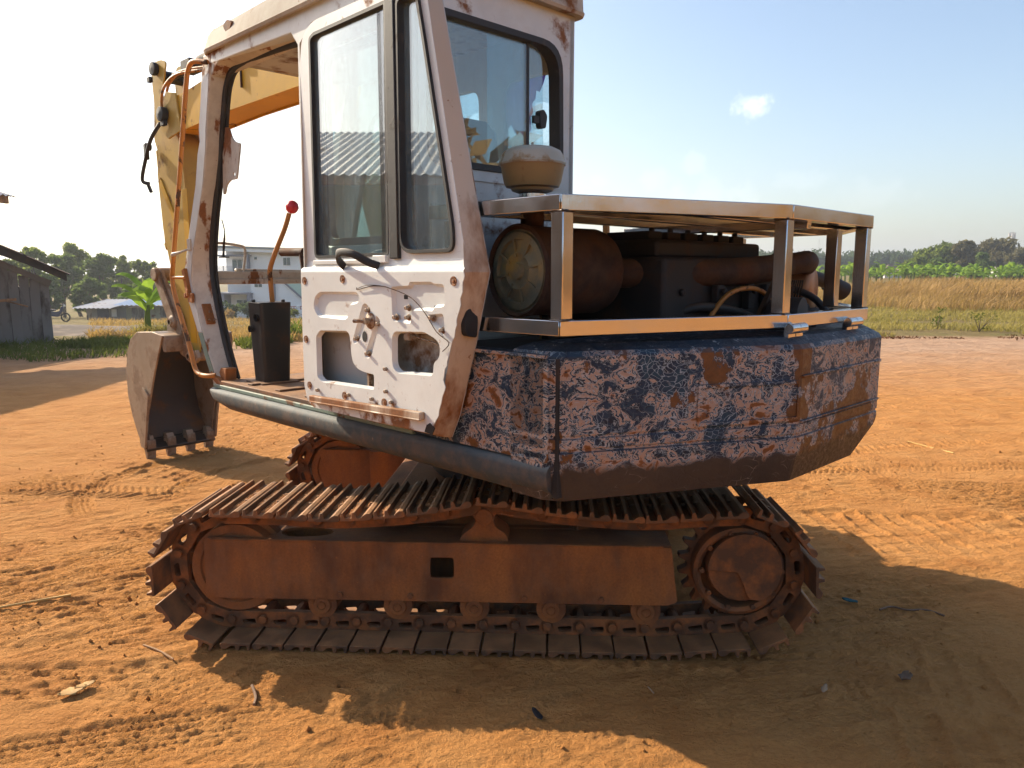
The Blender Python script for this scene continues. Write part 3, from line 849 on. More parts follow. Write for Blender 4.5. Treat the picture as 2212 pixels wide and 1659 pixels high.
# right wall with its window and the torn purple film
b = MB()
rwo = [(-.5, .99), (1.13, .99), (1.46, 1.53), (1.0, 2.605), (-.5, 2.605)]
w1 = rounded([(-.415, 1.62), (-.11, 1.62), (-.11, 2.40), (-.415, 2.40)], .075, 5)
w2 = rounded([(.06, 1.60), (1.20, 1.60), (.93, 2.40), (.06, 2.40)], .07, 5)
b.plate(rwo, [w1, w2], SIDE, -.235, -.2); b.build('right_wall', M['cab_white'], cab, .006)
b = MB().plate(w1, [], SIDE, -.218, -.214); b.build('window_pane', M['glass_cab'], cab, 0, 0)
b = MB().plate(w2, [], SIDE, -.218, -.214); b.build('window_pane', M['glass_cab'], cab, 0, 0)
rr = random.Random(3)
film = [(-.36, 2.395), (-.15, 2.395), (-.118, 2.36), (-.115, 2.24), (-.13, 2.20), (-.15, 2.215), (-.17, 2.18), (-.19, 2.165), (-.20, 2.18), (-.235, 2.15), (-.26, 2.165), (-.275, 2.18), (-.27, 2.23), (-.285, 2.25), (-.28, 2.29), (-.30, 2.305), (-.305, 2.34), (-.325, 2.33), (-.345, 2.36)]
b = MB().plate(film, [], SIDE, -.226, -.2245); b.build('torn_film', M['film'], cab, 0, 0)
film2 = [(.45, 1.7), (.50, 1.66), (.54, 1.72), (.58, 1.9), (.70, 2.0), (.76, 2.1), (.70, 2.13), (.52, 2.12), (.48, 2.02), (.47, 1.85)]
b = MB().plate(film2, [], SIDE, -.226, -.2245); b.build('torn_film', M['film'], cab, 0, 0)
# headlining and inner header
b = MB().box((-.625, .3, 2.585), (.80, 1.5, .02)); b.build('headlining', M['door_inside'], cab, .005)
# front cross bar at the knee of the windscreen, with its tubular loop
b = MB()
b.bar((-.99, 1.45, 1.535), (-.24, 1.45, 1.535), .06, .05); b.bar((-.99, 1.425, 1.505), (-.24, 1.425, 1.505), .03, .03); b.bar((-.80, 1.46, 1.568), (-.24, 1.46, 1.558), .03, .016)
b.build('front_crossbar', M['pillar'], cab, .006)
lp = [(-.945, 1.44, 1.545), (-.935, 1.44, 1.68), (-.915, 1.44, 1.712), (-.78, 1.44, 1.702), (-.745, 1.44, 1.675), (-.765, 1.44, 1.545)]
b = MB().tube([tuple(p) for p in catmull(lp, 4)], .0075, 8); b.build('grab_loop', M['pillar'], cab, 0, 60)
# lower front panel under the bar is open; small wire bundle by the pillar
wr = random.Random(8)
b = MB()
for k in range(4):
    x0 = 1.20 - .006 * k
    b.tube([tuple(p) for p in catmull([(-1.0, 1.16, 1.82), (-1.0, 1.135, 1.76), (-.99, x0 - .02, 1.70), (-.985, x0 + .012 * (k % 2), 1.635)], 5)], .0026, 5)
b.box((-.985, 1.19, 1.632), (.03, .06, .006))
b.build('wire_bundle', M['rubber'], cab, 0, 60)
# hinge plates, clamps and the bolted pad on the pillar
b = MB().box((-1.006, 1.345, 1.335), (.07, .012, .115), (R(-22), 0, R(6)))
b.build('hinge_pad', M['rust'], cab, .004)
b = MB()
for r_, u, z in ((-1.006, 1.342, 1.345), (-1.022, 1.327, 1.30), (-.99, 1.327, 1.30)): b.lathe([(.010, -.004), (.010, .003), (.005, .003), (.004, .0)], (r_, u, z), (0, -1, -.3), 12)
b.build('pad_screw', M['bolt'], cab, 0, 40)
b = MB().box((-1.062, 1.49, 1.50), (.02, .035, .15), (R(-18), 0, 0)).cyl((-1.075, 1.47, 1.45), (-1.05, 1.47, 1.45), .015, n=8).cyl((-1.075, 1.5, 1.43), (-1.05, 1.5, 1.43), .014, n=8).box((-1.06, 1.45, 1.42), (.014, .06, .05)); b.build('hinge_stub', M['rust'], cab, .003)
b = MB().tube([(-1.05, 1.45, 1.68), (-1.09, 1.48, 1.66), (-1.11, 1.53, 1.648), (-1.11, 1.55, 1.645)], [.006, .007, .013, .006], 8); b.box((-1.055, 1.44, 1.70), (.014, .04, .06)); b.build('door_catch', M['pillar'], cab, .002)
b = MB().prism([(1.16, .955), (1.30, 1.02), (1.26, 1.04), (1.18, 1.0), (1.12, .965)], SIDE, -1.056, -1.03).prism([(1.16, .93), (1.26, .935), (1.25, 1.0), (1.20, 1.06), (1.14, 1.06)], SIDE, -1.03, -.97); b.build('pillar_foot', M['rust'], cab, .004)
# grab rail bent round the front pillar
gr = [(-1.06, 1.10, 2.562), (-1.085, 1.20, 2.578), (-1.085, 1.26, 2.55), (-1.085, 1.30, 2.47), (-1.085, 1.45, 2.03), (-1.085, 1.60, 1.60), (-1.085, 1.622, 1.52), (-1.085, 1.595, 1.42), (-1.085, 1.45, 1.17), (-1.085, 1.40, 1.06), (-1.085, 1.35, 1.02), (-1.075, 1.26, 1.015), (-1.05, 1.22, 1.02)]
b = MB().tube([tuple(p) for p in catmull(gr, 5)], .0125, 10); b.tube([(-1.085, 1.617, 1.527), (-1.075, 1.48, 1.527)], .009, 8)
b.build('grab_rail', M['orange'], cab, 0, 60)

# seat
b = MB()
loft(b, [[(x, u, z) for x, u in rounded([(-.86, -.20), (-.42, -.20), (-.42, .28), (-.86, .28)], .08, 4)] for z in (1.30,)] + [[(x, u, z) for x, u in rounded([(-.88, -.22), (-.40, -.22), (-.40, .31), (-.88, .31)], .09, 4)] for z in (1.34, 1.42)] + [[(x, u, 1.46) for x, u in rounded([(-.85, -.19), (-.43, -.19), (-.43, .28), (-.85, .28)], .08, 4)]])
st = b.build('seat', M['seat'], cab, 0, 60)
b = MB()
bk = [(1.42, -.17, .23, .10), (1.6, -.20, .24, .11), (1.82, -.25, .235, .10), (1.95, -.28, .20, .09), (2.03, -.30, .17, .075), (2.12, -.31, .15, .06), (2.16, -.315, .10, .04)]
loft(b, [[(x - .64, u + y, z) for x, y in rounded([(-w, -t * .5), (w, -t * .5), (w, t * .5), (-w, t * .5)], .05, 4)] for z, u, w, t in bk])
b.build('backrest', M['seat'], st, 0, 60)
b = MB().box((-.64, .03, 1.15), (.36, .40, .30)); b.build('seat_base', M['dark'], st, .02)
# armrest roll and its arm
b = MB().tube([(-.5, 1.48, 1.672), (-.5, 1.22, 1.668)], .024, 14).tube([(-.5, 1.25, 1.66), (-.5, 1.22, 1.52), (-.5, 1.2, 1.0)], .02, 8); b.build('armrest', M['muffler'], cab, .004)
# control console and its lever with a red knob
con = MB()
def rect(cx, cy, w, d, z, a):
    c, s = math.cos(a), math.sin(a)
    return [(cx + x * c - y * s, cy + x * s + y * c, z) for x, y in rounded([(-w / 2, -d / 2), (w / 2, -d / 2), (w / 2, d / 2), (-w / 2, d / 2)], .018, 3)]
CXY = (-.872, .945)
loft(con, [rect(CXY[0], CXY[1], .135, .135, .99, R(-4)), rect(CXY[0], CXY[1], .168, .158, 1.405, R(-4))])
con.cyl((-.935, .99, 1.40), (-.935, .99, 1.418), .010, n=8); con.cyl((-.82, .90, 1.40), (-.82, .90, 1.418), .010, n=8)
con.lathe([(0, -.004), (.02, -.004), (.02, .012)], (CXY[0] - .083, CXY[1] - .03, 1.33), (-1, 0, 0), 14)
con.lathe([(.0, -.002), (.017, -.002), (.017, .012)], (CXY[0] - .082, CXY[1] + .04, 1.27), (-1, 0, 0), 14)
co = con.build('control_console', M['box_black'], cab, .003)
b = MB().box((CXY[0], CXY[1], .998), (.20, .20, .012), (0, 0, R(-4))); b.build('console_base', M['deck'], co, .003)
lv = [(-.86, .935, 1.40), (-.862, .94, 1.50), (-.865, .935, 1.57), (-.845, .905, 1.66), (-.815, .862, 1.77), (-.80, .838, 1.845)]
b = MB().tube([tuple(p) for p in catmull(lv, 5)], [.0125] * 26, 10); lvo = b.build('lever', M['orange'], co, 0, 60)
b = MB().lathe([(.0, -.033), (.014, -.03), (.026, -.02), (.033, 0), (.026, .02), (.014, .03), (0, .033)], (-.79, .825, 1.875), (.1, -.2, 1), 20); b.build('knob', M['red'], lvo, 0, 80)

# ---------------------------------------------------------------- cab door, swung right back along the side
door = empty('cab_door', (0, 0, 0), 0, exc)
LOW, UPP, OUT = -1.155, -1.128, -1.068
outl_low = [(.128, 1.553), (.132, 1.30), (.134, 1.09), (.115, 1.03), (.065, 1.005), (-.30, 1.004), (-.69, 1.008), (-.735, 1.075), (-.768, 1.165), (-.765, 1.21), (-.782, 1.262), (-.805, 1.318), (-.825, 1.37), (-.845, 1.43), (-.862, 1.51), (-.868, 1.553)]
rec1 = [(0.041, 1.421), (0.026, 1.46), (-0.012, 1.478), (-0.262, 1.482), (-0.283, 1.47), (-0.28, 1.442), (-0.252, 1.434), (-0.22, 1.431), (-0.208, 1.412), (-0.206, 1.383), (-0.183, 1.374), (0.003, 1.377), (0.026, 1.395)]
hole1 = [(0.029, 1.3), (-0.002, 1.325), (-0.196, 1.333), (-0.214, 1.318), (-0.221, 1.248), (-0.23, 1.215), (-0.262, 1.193), (-0.294, 1.186), (-0.367, 1.182), (-0.364, 1.123), (-0.294, 1.122), (-0.004, 1.116), (0.031, 1.136)]
hole2 = [(-0.482, 1.329), (-0.499, 1.347), (-0.664, 1.354), (-0.722, 1.335), (-0.745, 1.318), (-0.747, 1.287), (-0.738, 1.267), (-0.715, 1.255), (-0.708, 1.214), (-0.698, 1.206), (-0.513, 1.198), (-0.488, 1.213), (-0.479, 1.236)]
rec2 = [(-0.306, 1.437), (-0.323, 1.442), (-0.36, 1.421), (-0.274, 1.297), (-0.245, 1.285), (-0.231, 1.298)]
rec3 = [(-0.39, 1.402), (-0.416, 1.38), (-0.353, 1.249), (-0.328, 1.235), (-0.307, 1.246), (-0.371, 1.354)]
rec4 = [(-0.482, 1.503), (-0.585, 1.508), (-0.588, 1.521), (-0.708, 1.522), (-0.719, 1.516), (-0.772, 1.515), (-0.773, 1.441), (-0.718, 1.436), (-0.712, 1.425), (-0.613, 1.424), (-0.597, 1.417), (-0.593, 1.376), (-0.488, 1.383)]
rec5 = [(-0.689, 1.413), (-0.767, 1.42), (-0.774, 1.353), (-0.76, 1.347), (-0.688, 1.395)]
recs = [rounded(r_, .014, 3) for r_ in (rec1, rec2, rec3, rec4, rec5)]
holes = [rounded(h_, .012, 3) for h_ in (hole1, hole2)]
fnD = SIDE
b = MB()
def jag(poly, i0, i1, amp, seed, n=4):
    """torn, uneven edge between outline points i0..i1"""
    rg = random.Random(seed); out = []
    for i, p in enumerate(poly):
        out.append(p)
        if i0 <= i < i1:
            q = poly[i + 1]
            for k in range(1, n):
                t = k / n; out.append((p[0] + (q[0] - p[0]) * t + rg.uniform(-amp, amp), p[1] + (q[1] - p[1]) * t))
    return out
outl_j = jag(outl_low, 6, 15, .005, 5)
tri_loops = [outl_j] + recs + holes
b.plate(outl_j, recs + holes, fnD, LOW, LOW + .003)
for rc in recs:
    ins = ring_off(rc, .010)
    n = len(rc); o = len(b.v)
    b.v.extend([fnD(x, y, LOW) for x, y in rc]); b.v.extend([fnD(x, y, LOW + .013) for x, y in ins])
    b.f.extend([(o + i, o + (i + 1) % n, o + n + (i + 1) % n, o + n + i) for i in range(n)])
    b.face(ins, fnD, LOW + .013)
for h_ in holes:      # turned-in flange
    n = len(h_); ins = ring_off(h_, .008); o = len(b.v)
    b.v.extend([fnD(x, y, LOW) for x, y in h_]); b.v.extend([fnD(x, y, LOW + .02) for x, y in ins])
    b.f.extend([(o + i, o + (i + 1) % n, o + n + (i + 1) % n, o + n + i) for i in range(n)])
# rolled ledge between lower panel and window frame
led = [(LOW, 1.553), (LOW + .001, 1.560), (LOW + .008, 1.570), (LOW + .022, 1.577), (UPP - .003, 1.585), (UPP, 1.598)]
o0 = len(b.v)
for r_, z_ in led:
    b.v.extend([(r_, .128, z_), (r_, -.868 + (z_ - 1.553) * .1, z_)])
for i in range(len(led) - 1): b.f.append((o0 + 2 * i, o0 + 2 * i + 1, o0 + 2 * i + 3, o0 + 2 * i + 2))
win1 = rounded([(.048, 2.445), (.012, 2.458), (-.453, 2.466), (-.438, 1.612), (.06, 1.607)], [.03, .0, .012, .012, .03], 4)
win2 = rounded([(-.518, 2.455), (-.632, 2.455), (-.668, 2.30), (-.800, 1.69), (-.80, 1.617), (-.512, 1.617)], [.03, .03, .0, .05, .06, .07], 5)
upo = rounded([(.128, 1.598), (.122, 2.36), (.10, 2.455), (.03, 2.50), (-.625, 2.505), (-.672, 2.43), (-.705, 2.27), (-.835, 1.66), (-.862, 1.598)], [0, .0, .03, .04, .03, 0, 0, 0, 0], 4)
b.plate(upo, [win1, win2], fnD, UPP, UPP + .02)
inner_panel = b.build('inner_panel', M['door_white'], door, .0015, 40)
# edge band: front skin flange wrapping round the latch side
outl_out = [(.128, 1.0), (.07, .985), (-.30, .98), (-.70, .983), (-.745, 1.07), (-.828, 1.318), (-.896, 1.553), (-.868, 1.66), (-.715, 2.27), (-.672, 2.45), (-.62, 2.53), (.03, 2.52), (.125, 2.46)]
inn_edge = [(.115, 1.03), (.065, 1.005), (-.30, 1.004), (-.69, 1.008), (-.735, 1.075), (-.805, 1.318), (-.868, 1.553), (-.835, 1.66), (-.705, 2.27), (-.672, 2.43), (-.625, 2.505), (.03, 2.50), (.122, 2.44)]
b = MB(); n = len(outl_out)
zin = [LOW] * 7 + [UPP] * 6
o0 = len(b.v)
b.v.extend([(zin[i] + .002, p[0], p[1]) for i, p in enumerate(inn_edge)])
b.v.extend([(zin[i] * .45 + OUT * .55 + .002, p[0] * .25 + q[0] * .75, p[1] * .25 + q[1] * .75) for i, (p, q) in enumerate(zip(inn_edge, outl_out))])
b.v.extend([(OUT - .004, p[0], p[1]) for p in outl_out])
b.v.extend([(OUT, p[0], p[1]) for p in outl_out])
for k in range(3):
    b.f.extend([(o0 + k * n + i, o0 + k * n + (i + 1) % n, o0 + (k + 1) * n + (i + 1) % n, o0 + (k + 1) * n + i) for i in range(n)])
b.build('edge_flange', M['door_edge'], door, .003, 25)
b = MB(); b.plate(outl_out, [win1, win2], fnD, OUT, OUT + .004); b.build('outer_skin', M['door_inside'], door, 0)
# glazing with rubber
for w_, nm in ((win1, 'window'), (win2, 'window')):
    i_ = ring_off(w_, .012)
    b = MB().plate(w_, [i_], fnD, UPP - (.012 if w_ is win2 else .003), UPP + .04); so = b.build('window_rubber', M['rubber'], door, .005)
    b = MB().plate(ring_off(w_, .004), [], fnD, UPP + .014, UPP + .018); b.build('window_pane', M['glass_door'], door, 0, 0)
b = MB().box((UPP - .006, -.485, 2.05), (.018, .052, .90)); b.build('mullion_cover', M['rubber'], door, .004)
b = MB().box((UPP + .02, -.39, 2.02), (.012, .028, .86)); b.build('glass_channel', M['rubber'], door, .003)
b = MB().box((UPP - .004, -.17, 1.592), (.014, .46, .016)).box((UPP - .008, -.40, 1.60), (.018, .08, .026)); b.build('sill_strip', M['door_white'], door, .002)
# pull handle
hd = [(LOW + .01, -.175, 1.574), (LOW - .02, -.185, 1.60), (LOW - .045, -.22, 1.622), (LOW - .052, -.28, 1.626), (LOW - .045, -.335, 1.615), (LOW - .02, -.375, 1.590), (LOW + .012, -.40, 1.575)]
hp = catmull(hd, 4); b = MB(); rings = []
for i, p in enumerate(hp):
    t = (hp[min(i + 1, len(hp) - 1)] - hp[max(i - 1, 0)]).normalized(); up = Vector((0, 0, 1)); s_ = t.cross(up).normalized(); u_ = s_.cross(t)
    rings.append([tuple(p + s_ * x * .006 + u_ * y * .014) for x, y in ((-1, -.8), (-.6, -1), (.6, -1), (1, -.8), (1, .8), (.6, 1), (-.6, 1), (-1, .8))])
loft(b, rings); b.build('pull_handle', M['rubber'], door, 0, 50)
# window-crank spindle and bolts
b = MB().lathe([(.0, 0), (.03, 0), (.03, .004), (.018, .01), (.012, .012), (.012, .03), (0, .03)], (LOW, -.355, 1.378), (-1, 0, 0), 20).cyl((LOW - .022, -.352, 1.378), (LOW - .045, -.31, 1.378), .008, n=10); b.build('crank_spindle', M['bolt'], door, .001)
bolts = [(-0.34, 1.416), (-0.405, 1.368), (-0.262, 1.307), (-0.332, 1.256), (-0.507, 1.397), (-0.577, 1.399), (-0.578, 1.432), (-0.708, 1.403), (-0.761, 1.364), (-0.445, 1.209), (-0.444, 1.127), (0.023, 1.082), (-0.201, 1.087), (-0.355, 1.089), (-0.476, 1.091)]
b = MB().cyl((0, 0, 0), (-.018, 0, 0), .0075, n=6).cyl((.001, 0, 0), (-.003, 0, 0), .012, n=12)
bolt0 = None
for u, z in bolts:
    if bolt0 is None: bolt0 = b.build('bolt', M['bolt'], door, .001); bolt0.location = (LOW + .006, u, z)
    else: copy_of(bolt0, door, (LOW + .006, u, z))
b = MB().lathe([(.0, .004), (.005, .004), (.006, .001), (.012, .001), (.015, .003), (.016, 0)], (0, 0, 0), (-1, 0, 0), 16)
g0 = None
for u, z in [(.101, 1.52), (-.177, 1.528), (.105, 1.283), (.091, 1.095), (-.427, 1.084), (-.167, 1.08), (-.82, 1.525)]:
    if g0 is None: g0 = b.build('clip_socket', M['door_edge'], door, 0, 40); g0.location = (LOW, u, z)
    else: copy_of(g0, door, (LOW, u, z))
b = MB()
for u, z, s_ in ((-.552, 1.468, .014), (-.715, 1.437, .012)): b.box((LOW + .0135, u, z), (.004, s_ * 1.5, s_))
b.prism([(-.314 + .015 * math.cos(a), 1.318 + .02 * math.sin(a)) for a in [2 * math.pi * k / 16 for k in range(16)]], SIDE, LOW - .0015, LOW + .001)
b.build('dark_hole', M['dark'], door)
b = MB().bar((LOW - .012, .062, 1.044), (LOW - .012, -.663, 1.066), .024, .028).bar((LOW - .02, .062, 1.034), (LOW - .02, -.663, 1.054), .012, .008)
b.build('bottom_rail', M['door_edge'], door, .004)
b = MB().box((LOW + .035, -.298, 1.152), (.03, .014, .075)).bar((LOW + .03, -.56, 1.335), (LOW + .03, -.72, 1.308), .006, .006).box((LOW + .028, -.548, 1.335), (.03, .03, .035)); b.build('inner_rod', M['bolt'], door, .002)
cb = [(LOW - .004, -.277, 1.498), (LOW - .006, -.284, 1.49), (LOW - .006, -.367, 1.503), (LOW - .006, -.427, 1.505), (LOW - .006, -.479, 1.499), (LOW - .004, -.593, 1.471), (LOW - .006, -.672, 1.424), (LOW - .006, -.738, 1.358), (LOW - .006, -.800, 1.326), (LOW - .004, -.765, 1.295)]
b = MB().tube([tuple(p) for p in catmull(cb, 4)], .0016, 5).tube([tuple(p) for p in catmull([(LOW - .006, -.278, 1.492), (LOW - .01, -.35, 1.507), (LOW - .006, -.427, 1.506)], 4)], .0014, 5); b.build('pull_wire', M['muffler'], door, 0, 60)
b = MB().prism(rounded([(-1.132, 1.35), (-1.085, 1.34), (-1.080, 1.40), (-1.088, 1.44), (-1.125, 1.435), (-1.136, 1.39)], .012, 3), REAR, -.853, -.83); b.build('latch', M['dark'], door, .003)
b = MB().prism([(-.66, 1.01), (-.70, 1.005), (-.715, 1.03), (-.69, 1.045), (-.672, 1.035)], SIDE, LOW - .002, LOW + .002); b.build('rust_hole', M['dark'], door)
# ---------------------------------------------------------------- stainless guard frame over the engine
guard = empty('engine_guard', (0, 0, 0), 0, exc)
FP = [(-1.06, -.58), (-1.05, -1.18), (-.22, -1.50), (.50, -1.50), (1.02, -1.17), (1.06, -.58)]      # (r, u)
ZT, ZB, TW = 1.757, 1.385, .048
def tube_run(z, name):
    for i in range(len(FP) - 1):
        a, c = Vector((*FP[i], z)), Vector((*FP[i + 1], z)); d = (c - a).normalized()
        b = MB().bar(a + d * .0, c - d * .0, TW, TW)
        o = b.build(name, M['stainless'], guard, .004)
def inset_guard():
    p = ring_off([(x, y) for x, y in FP], TW / 2)
    return p
FPi = FP
# rails mitred at the corners: one quad-section loft per run
def rails(z, name):
    o_ = FP; n = len(FP)
    nrm = []
    for i in range(n - 1):
        t = (Vector(FP[i + 1]) - Vector(FP[i])).normalized(); nrm.append(Vector((t.y, -t.x)))     # points outwards/backwards
    def corner(i, off):
        p = Vector(FP[i])
        if i == 0: return p + nrm[0] * off
        if i == n - 1: return p + nrm[-1] * off
        m = (nrm[i - 1] + nrm[i]).normalized(); return p + m * (off / m.dot(nrm[i]))
    for i in range(n - 1):
        b = MB(); rings = []
        for j in (i, i + 1):
            q0, q1 = corner(j, 0), corner(j, -TW)
            rings.append([(q0.x, q0.y, z - TW / 2), (q0.x, q0.y, z + TW / 2), (q1.x, q1.y, z + TW / 2), (q1.x, q1.y, z - TW / 2)])
        # leave a hair of a joint between runs
        d = (Vector(rings[1][0]) - Vector(rings[0][0])).normalized() * .0012
        rings = [[tuple(Vector(p) + d) for p in rings[0]], [tuple(Vector(p) - d) for p in rings[1]]]
        loft(b, rings); b.build(name, M['stainless'], guard, .003)
rails(ZT, 'top_rail'); rails(ZB, 'bottom_rail')
def post(r, u, ang, name='post', z0=ZB + TW / 2 + .002, z1=ZT - TW / 2 - .002, w=TW):
    b = MB().box((r, u, (z0 + z1) / 2), (w, w, z1 - z0), (0, 0, ang)); return b.build(name, M['stainless'], guard, .003)
post(-1.022, -1.163, R(0)); post(-.215, -1.467, R(-2)); post(.485, -1.467, R(2)); post(.985, -1.14, R(0)); post(.46, -1.36, R(0)); post(-.98, -.62, R(0)); post(1.03, -.62, 0)
post(.12, -.62, 0)
rgw = random.Random(12)
for (pr, pu) in ((-1.022, -1.163), (-.215, -1.467), (.485, -1.467)):
    for zz_ in (ZB + TW / 2, ZT - TW / 2):
        hw_ = TW / 2 + .001; cs_ = [(-1, -1), (1, -1), (1, 1), (-1, 1), (-1, -1)]; pts_ = []
        for (ax_, ay_), (bx_, by_) in zip(cs_, cs_[1:]):
            for t_ in range(8): pts_.append((pr + hw_ * (ax_ + (bx_ - ax_) * t_ / 8) + rgw.uniform(-.001, .001), pu + hw_ * (ay_ + (by_ - ay_) * t_ / 8) + rgw.uniform(-.001, .001), zz_ + rgw.uniform(-.0015, .0015)))
        MB().tube(pts_ + [pts_[0]], .0035, 6).build('weld_bead', M['worn_steel'], guard, 0, 60)
b = MB().prism(ring_off(FP[:], .052), PLAN, ZT + .012, ZT + .0155); b.build('roof_sheet', M['stainless'], guard, 0)
for u in (-.80, -1.05, -1.30):
    b = MB().bar((-.99 if u > -1.1 else -.62, u, ZT - .006), (.98 if u > -1.1 else .78, u, ZT - .006), .032, .032); b.build('cross_tube', M['stainless'], guard, .003)
b = MB().bar((.02, -.62, ZT - .03), (.02, -1.45, ZT - .03), .032, .032); b.build('cross_tube', M['stainless'], guard, .003)
for r0 in (-.266, .229):
    for k in (0, 1):
        b = MB().cyl((r0 + .058 * k, -1.527, 1.362), (r0 + .055 + .058 * k, -1.527, 1.362), .018, n=20).box((r0 + .03 + .058 * k, -1.515, 1.343), (.05, .02, .03)); b.build('hinge_barrel', M['stainless'], guard, .002)

# ---------------------------------------------------------------- engine bay
eng = empty('engine_bay', (0, 0, 0), 0, exc)
mc, ma = Vector((-.90, -.845, 1.557)), Vector((.996, -.09, 0)).normalized()
b = MB().lathe([(.142, .012), (.152, .0), (.16, .01), (.156, .022), (.154, .05), (.154, .36), (.145, .385), (.11, .40), (0, .405)], mc, ma, 40)
mf = b.build('muffler', M['muffler'], eng, 0, 40)
prof = [(0, .002), (.026, .002), (.03, .014), (.045, .016), (.062, .008), (.08, .018), (.106, .019), (.11, .008), (.132, .010), (.135, .020), (.15, .022)]
b = MB().lathe(prof, mc, ma, 40)
for k in range(8):
    a = 2 * math.pi * k / 8 + .2
    e1 = ma.cross(Vector((0, 0, 1))).normalized(); e2 = e1.cross(ma)
    d = e1 * math.cos(a) + e2 * math.sin(a)
    b.bar(mc + ma * .012 + d * .05, mc + ma * .012 + d * .125, .008, .008, ma)
b.build('muffler_end', M['muffler_end'], mf, 0, 40)
# air cleaner: stack, clamp, bowl, cap
ax = (-.78, -.81, 0)
b = MB().cyl((ax[0], ax[1], 1.69), (ax[0], ax[1], 1.80), .042, n=20); b.build('intake_stack', M['muffler'], eng, .003)
ACS = .93
ac = MB().lathe([(.0, 1.86), (.055, 1.86), (.078, 1.868), (.082, 1.878), (.10, 1.882), (.108, 1.90), (.119, 1.955), (.121, 1.962)], ax, (0, 0, 1), 36)
aco = ac.build('air_cleaner_bowl', M['tan'], eng, 0, 35)
aco.scale = (ACS,) * 3; aco.location = (ax[0] * (1 - ACS), ax[1] * (1 - ACS), 1.81 * (1 - ACS) - .03)
b = MB().lathe([(.124, 1.960), (.126, 1.968), (.121, 1.974), (.117, 1.995), (.105, 2.012), (.08, 2.024), (.04, 2.030), (0, 2.031)], ax, (0, 0, 1), 36).cyl((ax[0], ax[1], 2.03), (ax[0], ax[1], 2.045), .005, n=8); b.build('bowl_cap', M['offwhite'], aco, 0, 50)
b = MB().lathe([(.0, 1.835), (.045, 1.835), (.047, 1.862), (.07, 1.87), (.092, 1.884)], ax, (0, 0, 1), 30); b.build('bowl_neck', M['rubber'], aco, 0, 40)
b = MB().lathe([(.0475, 1.838), (.051, 1.838), (.051, 1.856), (.0475, 1.856)], ax, (0, 0, 1), 30); b.build('clamp_band', M['stainless'], aco, 0, 40)
# engine block, cover, radiator, hoses
b = MB().box((.02, -.90, 1.44), (.90, .46, .34)).box((.0, -.90, 1.64), (.78, .34, .07)).box((-.40, -.85, 1.44), (.06, .5, .34)); b.build('engine_block', M['dark'], eng, .015)
for k in range(6): MB().box((-.30 + .125 * k, -.90, 1.69), (.09, .20, .035)).cyl((-.30 + .125 * k, -.98, 1.70), (-.30 + .125 * k, -.98, 1.722), .012, n=8).build('rocker_cover', M['dark'], eng, .006)
b = MB()
for k in range(14): b.lathe([(.03, 0), (.038, .012), (.03, .024)], (-.45 + .046 * k, -.78, 1.655), (1, 0, 0), 12)
b.build('ribbed_hose', M['dark'], eng, 0, 50)
b = MB().box((.05, -.60, 1.665), (.80, .03, .06)).box((-.1, -.64, 1.45), (.9, .02, .36)); b.build('fan_shroud', M['tan'], eng, .004)
b = MB().box((-.15, -.66, 1.45), (.8, .04, .34)); b.build('radiator', M['dark'], eng, .004)
ex = [(-.47, -.92, 1.55), (-.36, -1.02, 1.55), (-.10, -1.12, 1.552), (.20, -1.16, 1.565), (.38, -1.17, 1.578)]
b = MB().tube([tuple(p) for p in catmull(ex, 5)], .055, 18); b.build('exhaust_hose', M['muffler'], eng, 0, 50)
b = MB().lathe([(.05, 0), (.062, .0), (.062, .03), (.05, .03)], (.36, -1.17, 1.577), (.97, -.05, .05), 24).tube([tuple(p) for p in catmull([(.38, -1.17, 1.578), (.52, -1.19, 1.595), (.64, -1.17, 1.602), (.73, -1.12, 1.585), (.77, -1.06, 1.55)], 5)], .048, 18); b.build('elbow_pipe', M['muffler'], eng, 0, 40)
b = MB().lathe([(0, .0), (.09, .0), (.108, .012), (.115, .03), (.112, .2), (.08, .22), (0, .23)], (.80, -1.14, 1.475), (-.25, 1, 0), 32); b.build('air_can', M['copper'], eng, 0, 40)
for k in range(6): MB().bar((.44 + .02 * k, -1.2, 1.52), (.40 + .03 * k, -1.18, 1.42), .006, .006).build('cooling_fin', M['muffler'], eng, .001)
MB().bar((.14, -1.27, 1.52), (-.02, -1.26, 1.33), .02, .02).build('stay_rod', M['muffler'], eng, .002)
MB().bar((.28, -1.26, 1.50), (.34, -1.22, 1.33), .028, .028).build('stay_rod', M['muffler'], eng, .002)
b = MB().tube([tuple(p) for p in catmull([(.62, -1.0, 1.53), (.85, -.95, 1.54), (1.1, -.95, 1.54), (1.30, -1.0, 1.50)], 5)], .036, 14).lathe([(.045, 0), (.05, .12), (.045, .12), (.03, .02)], (1.28, -1.0, 1.50), (.8, -.3, -.35), 20); b.build('tail_pipe', M['dark'], eng, 0, 40)
b = MB().box((.55, -1.05, 1.345), (.55, .35, .09)).box((.58, -1.12, 1.405), (.42, .10, .022), (0, R(2), R(8))).box((.72, -1.20, 1.375), (.30, .05, .02), (0, R(4), R(-4))).cyl((.50, -1.12, 1.40), (.50, -1.12, 1.43), .016, n=10).box((.24, -1.35, 1.345), (.10, .06, .06)); b.build('battery_tray', M['dark'], eng, .005)
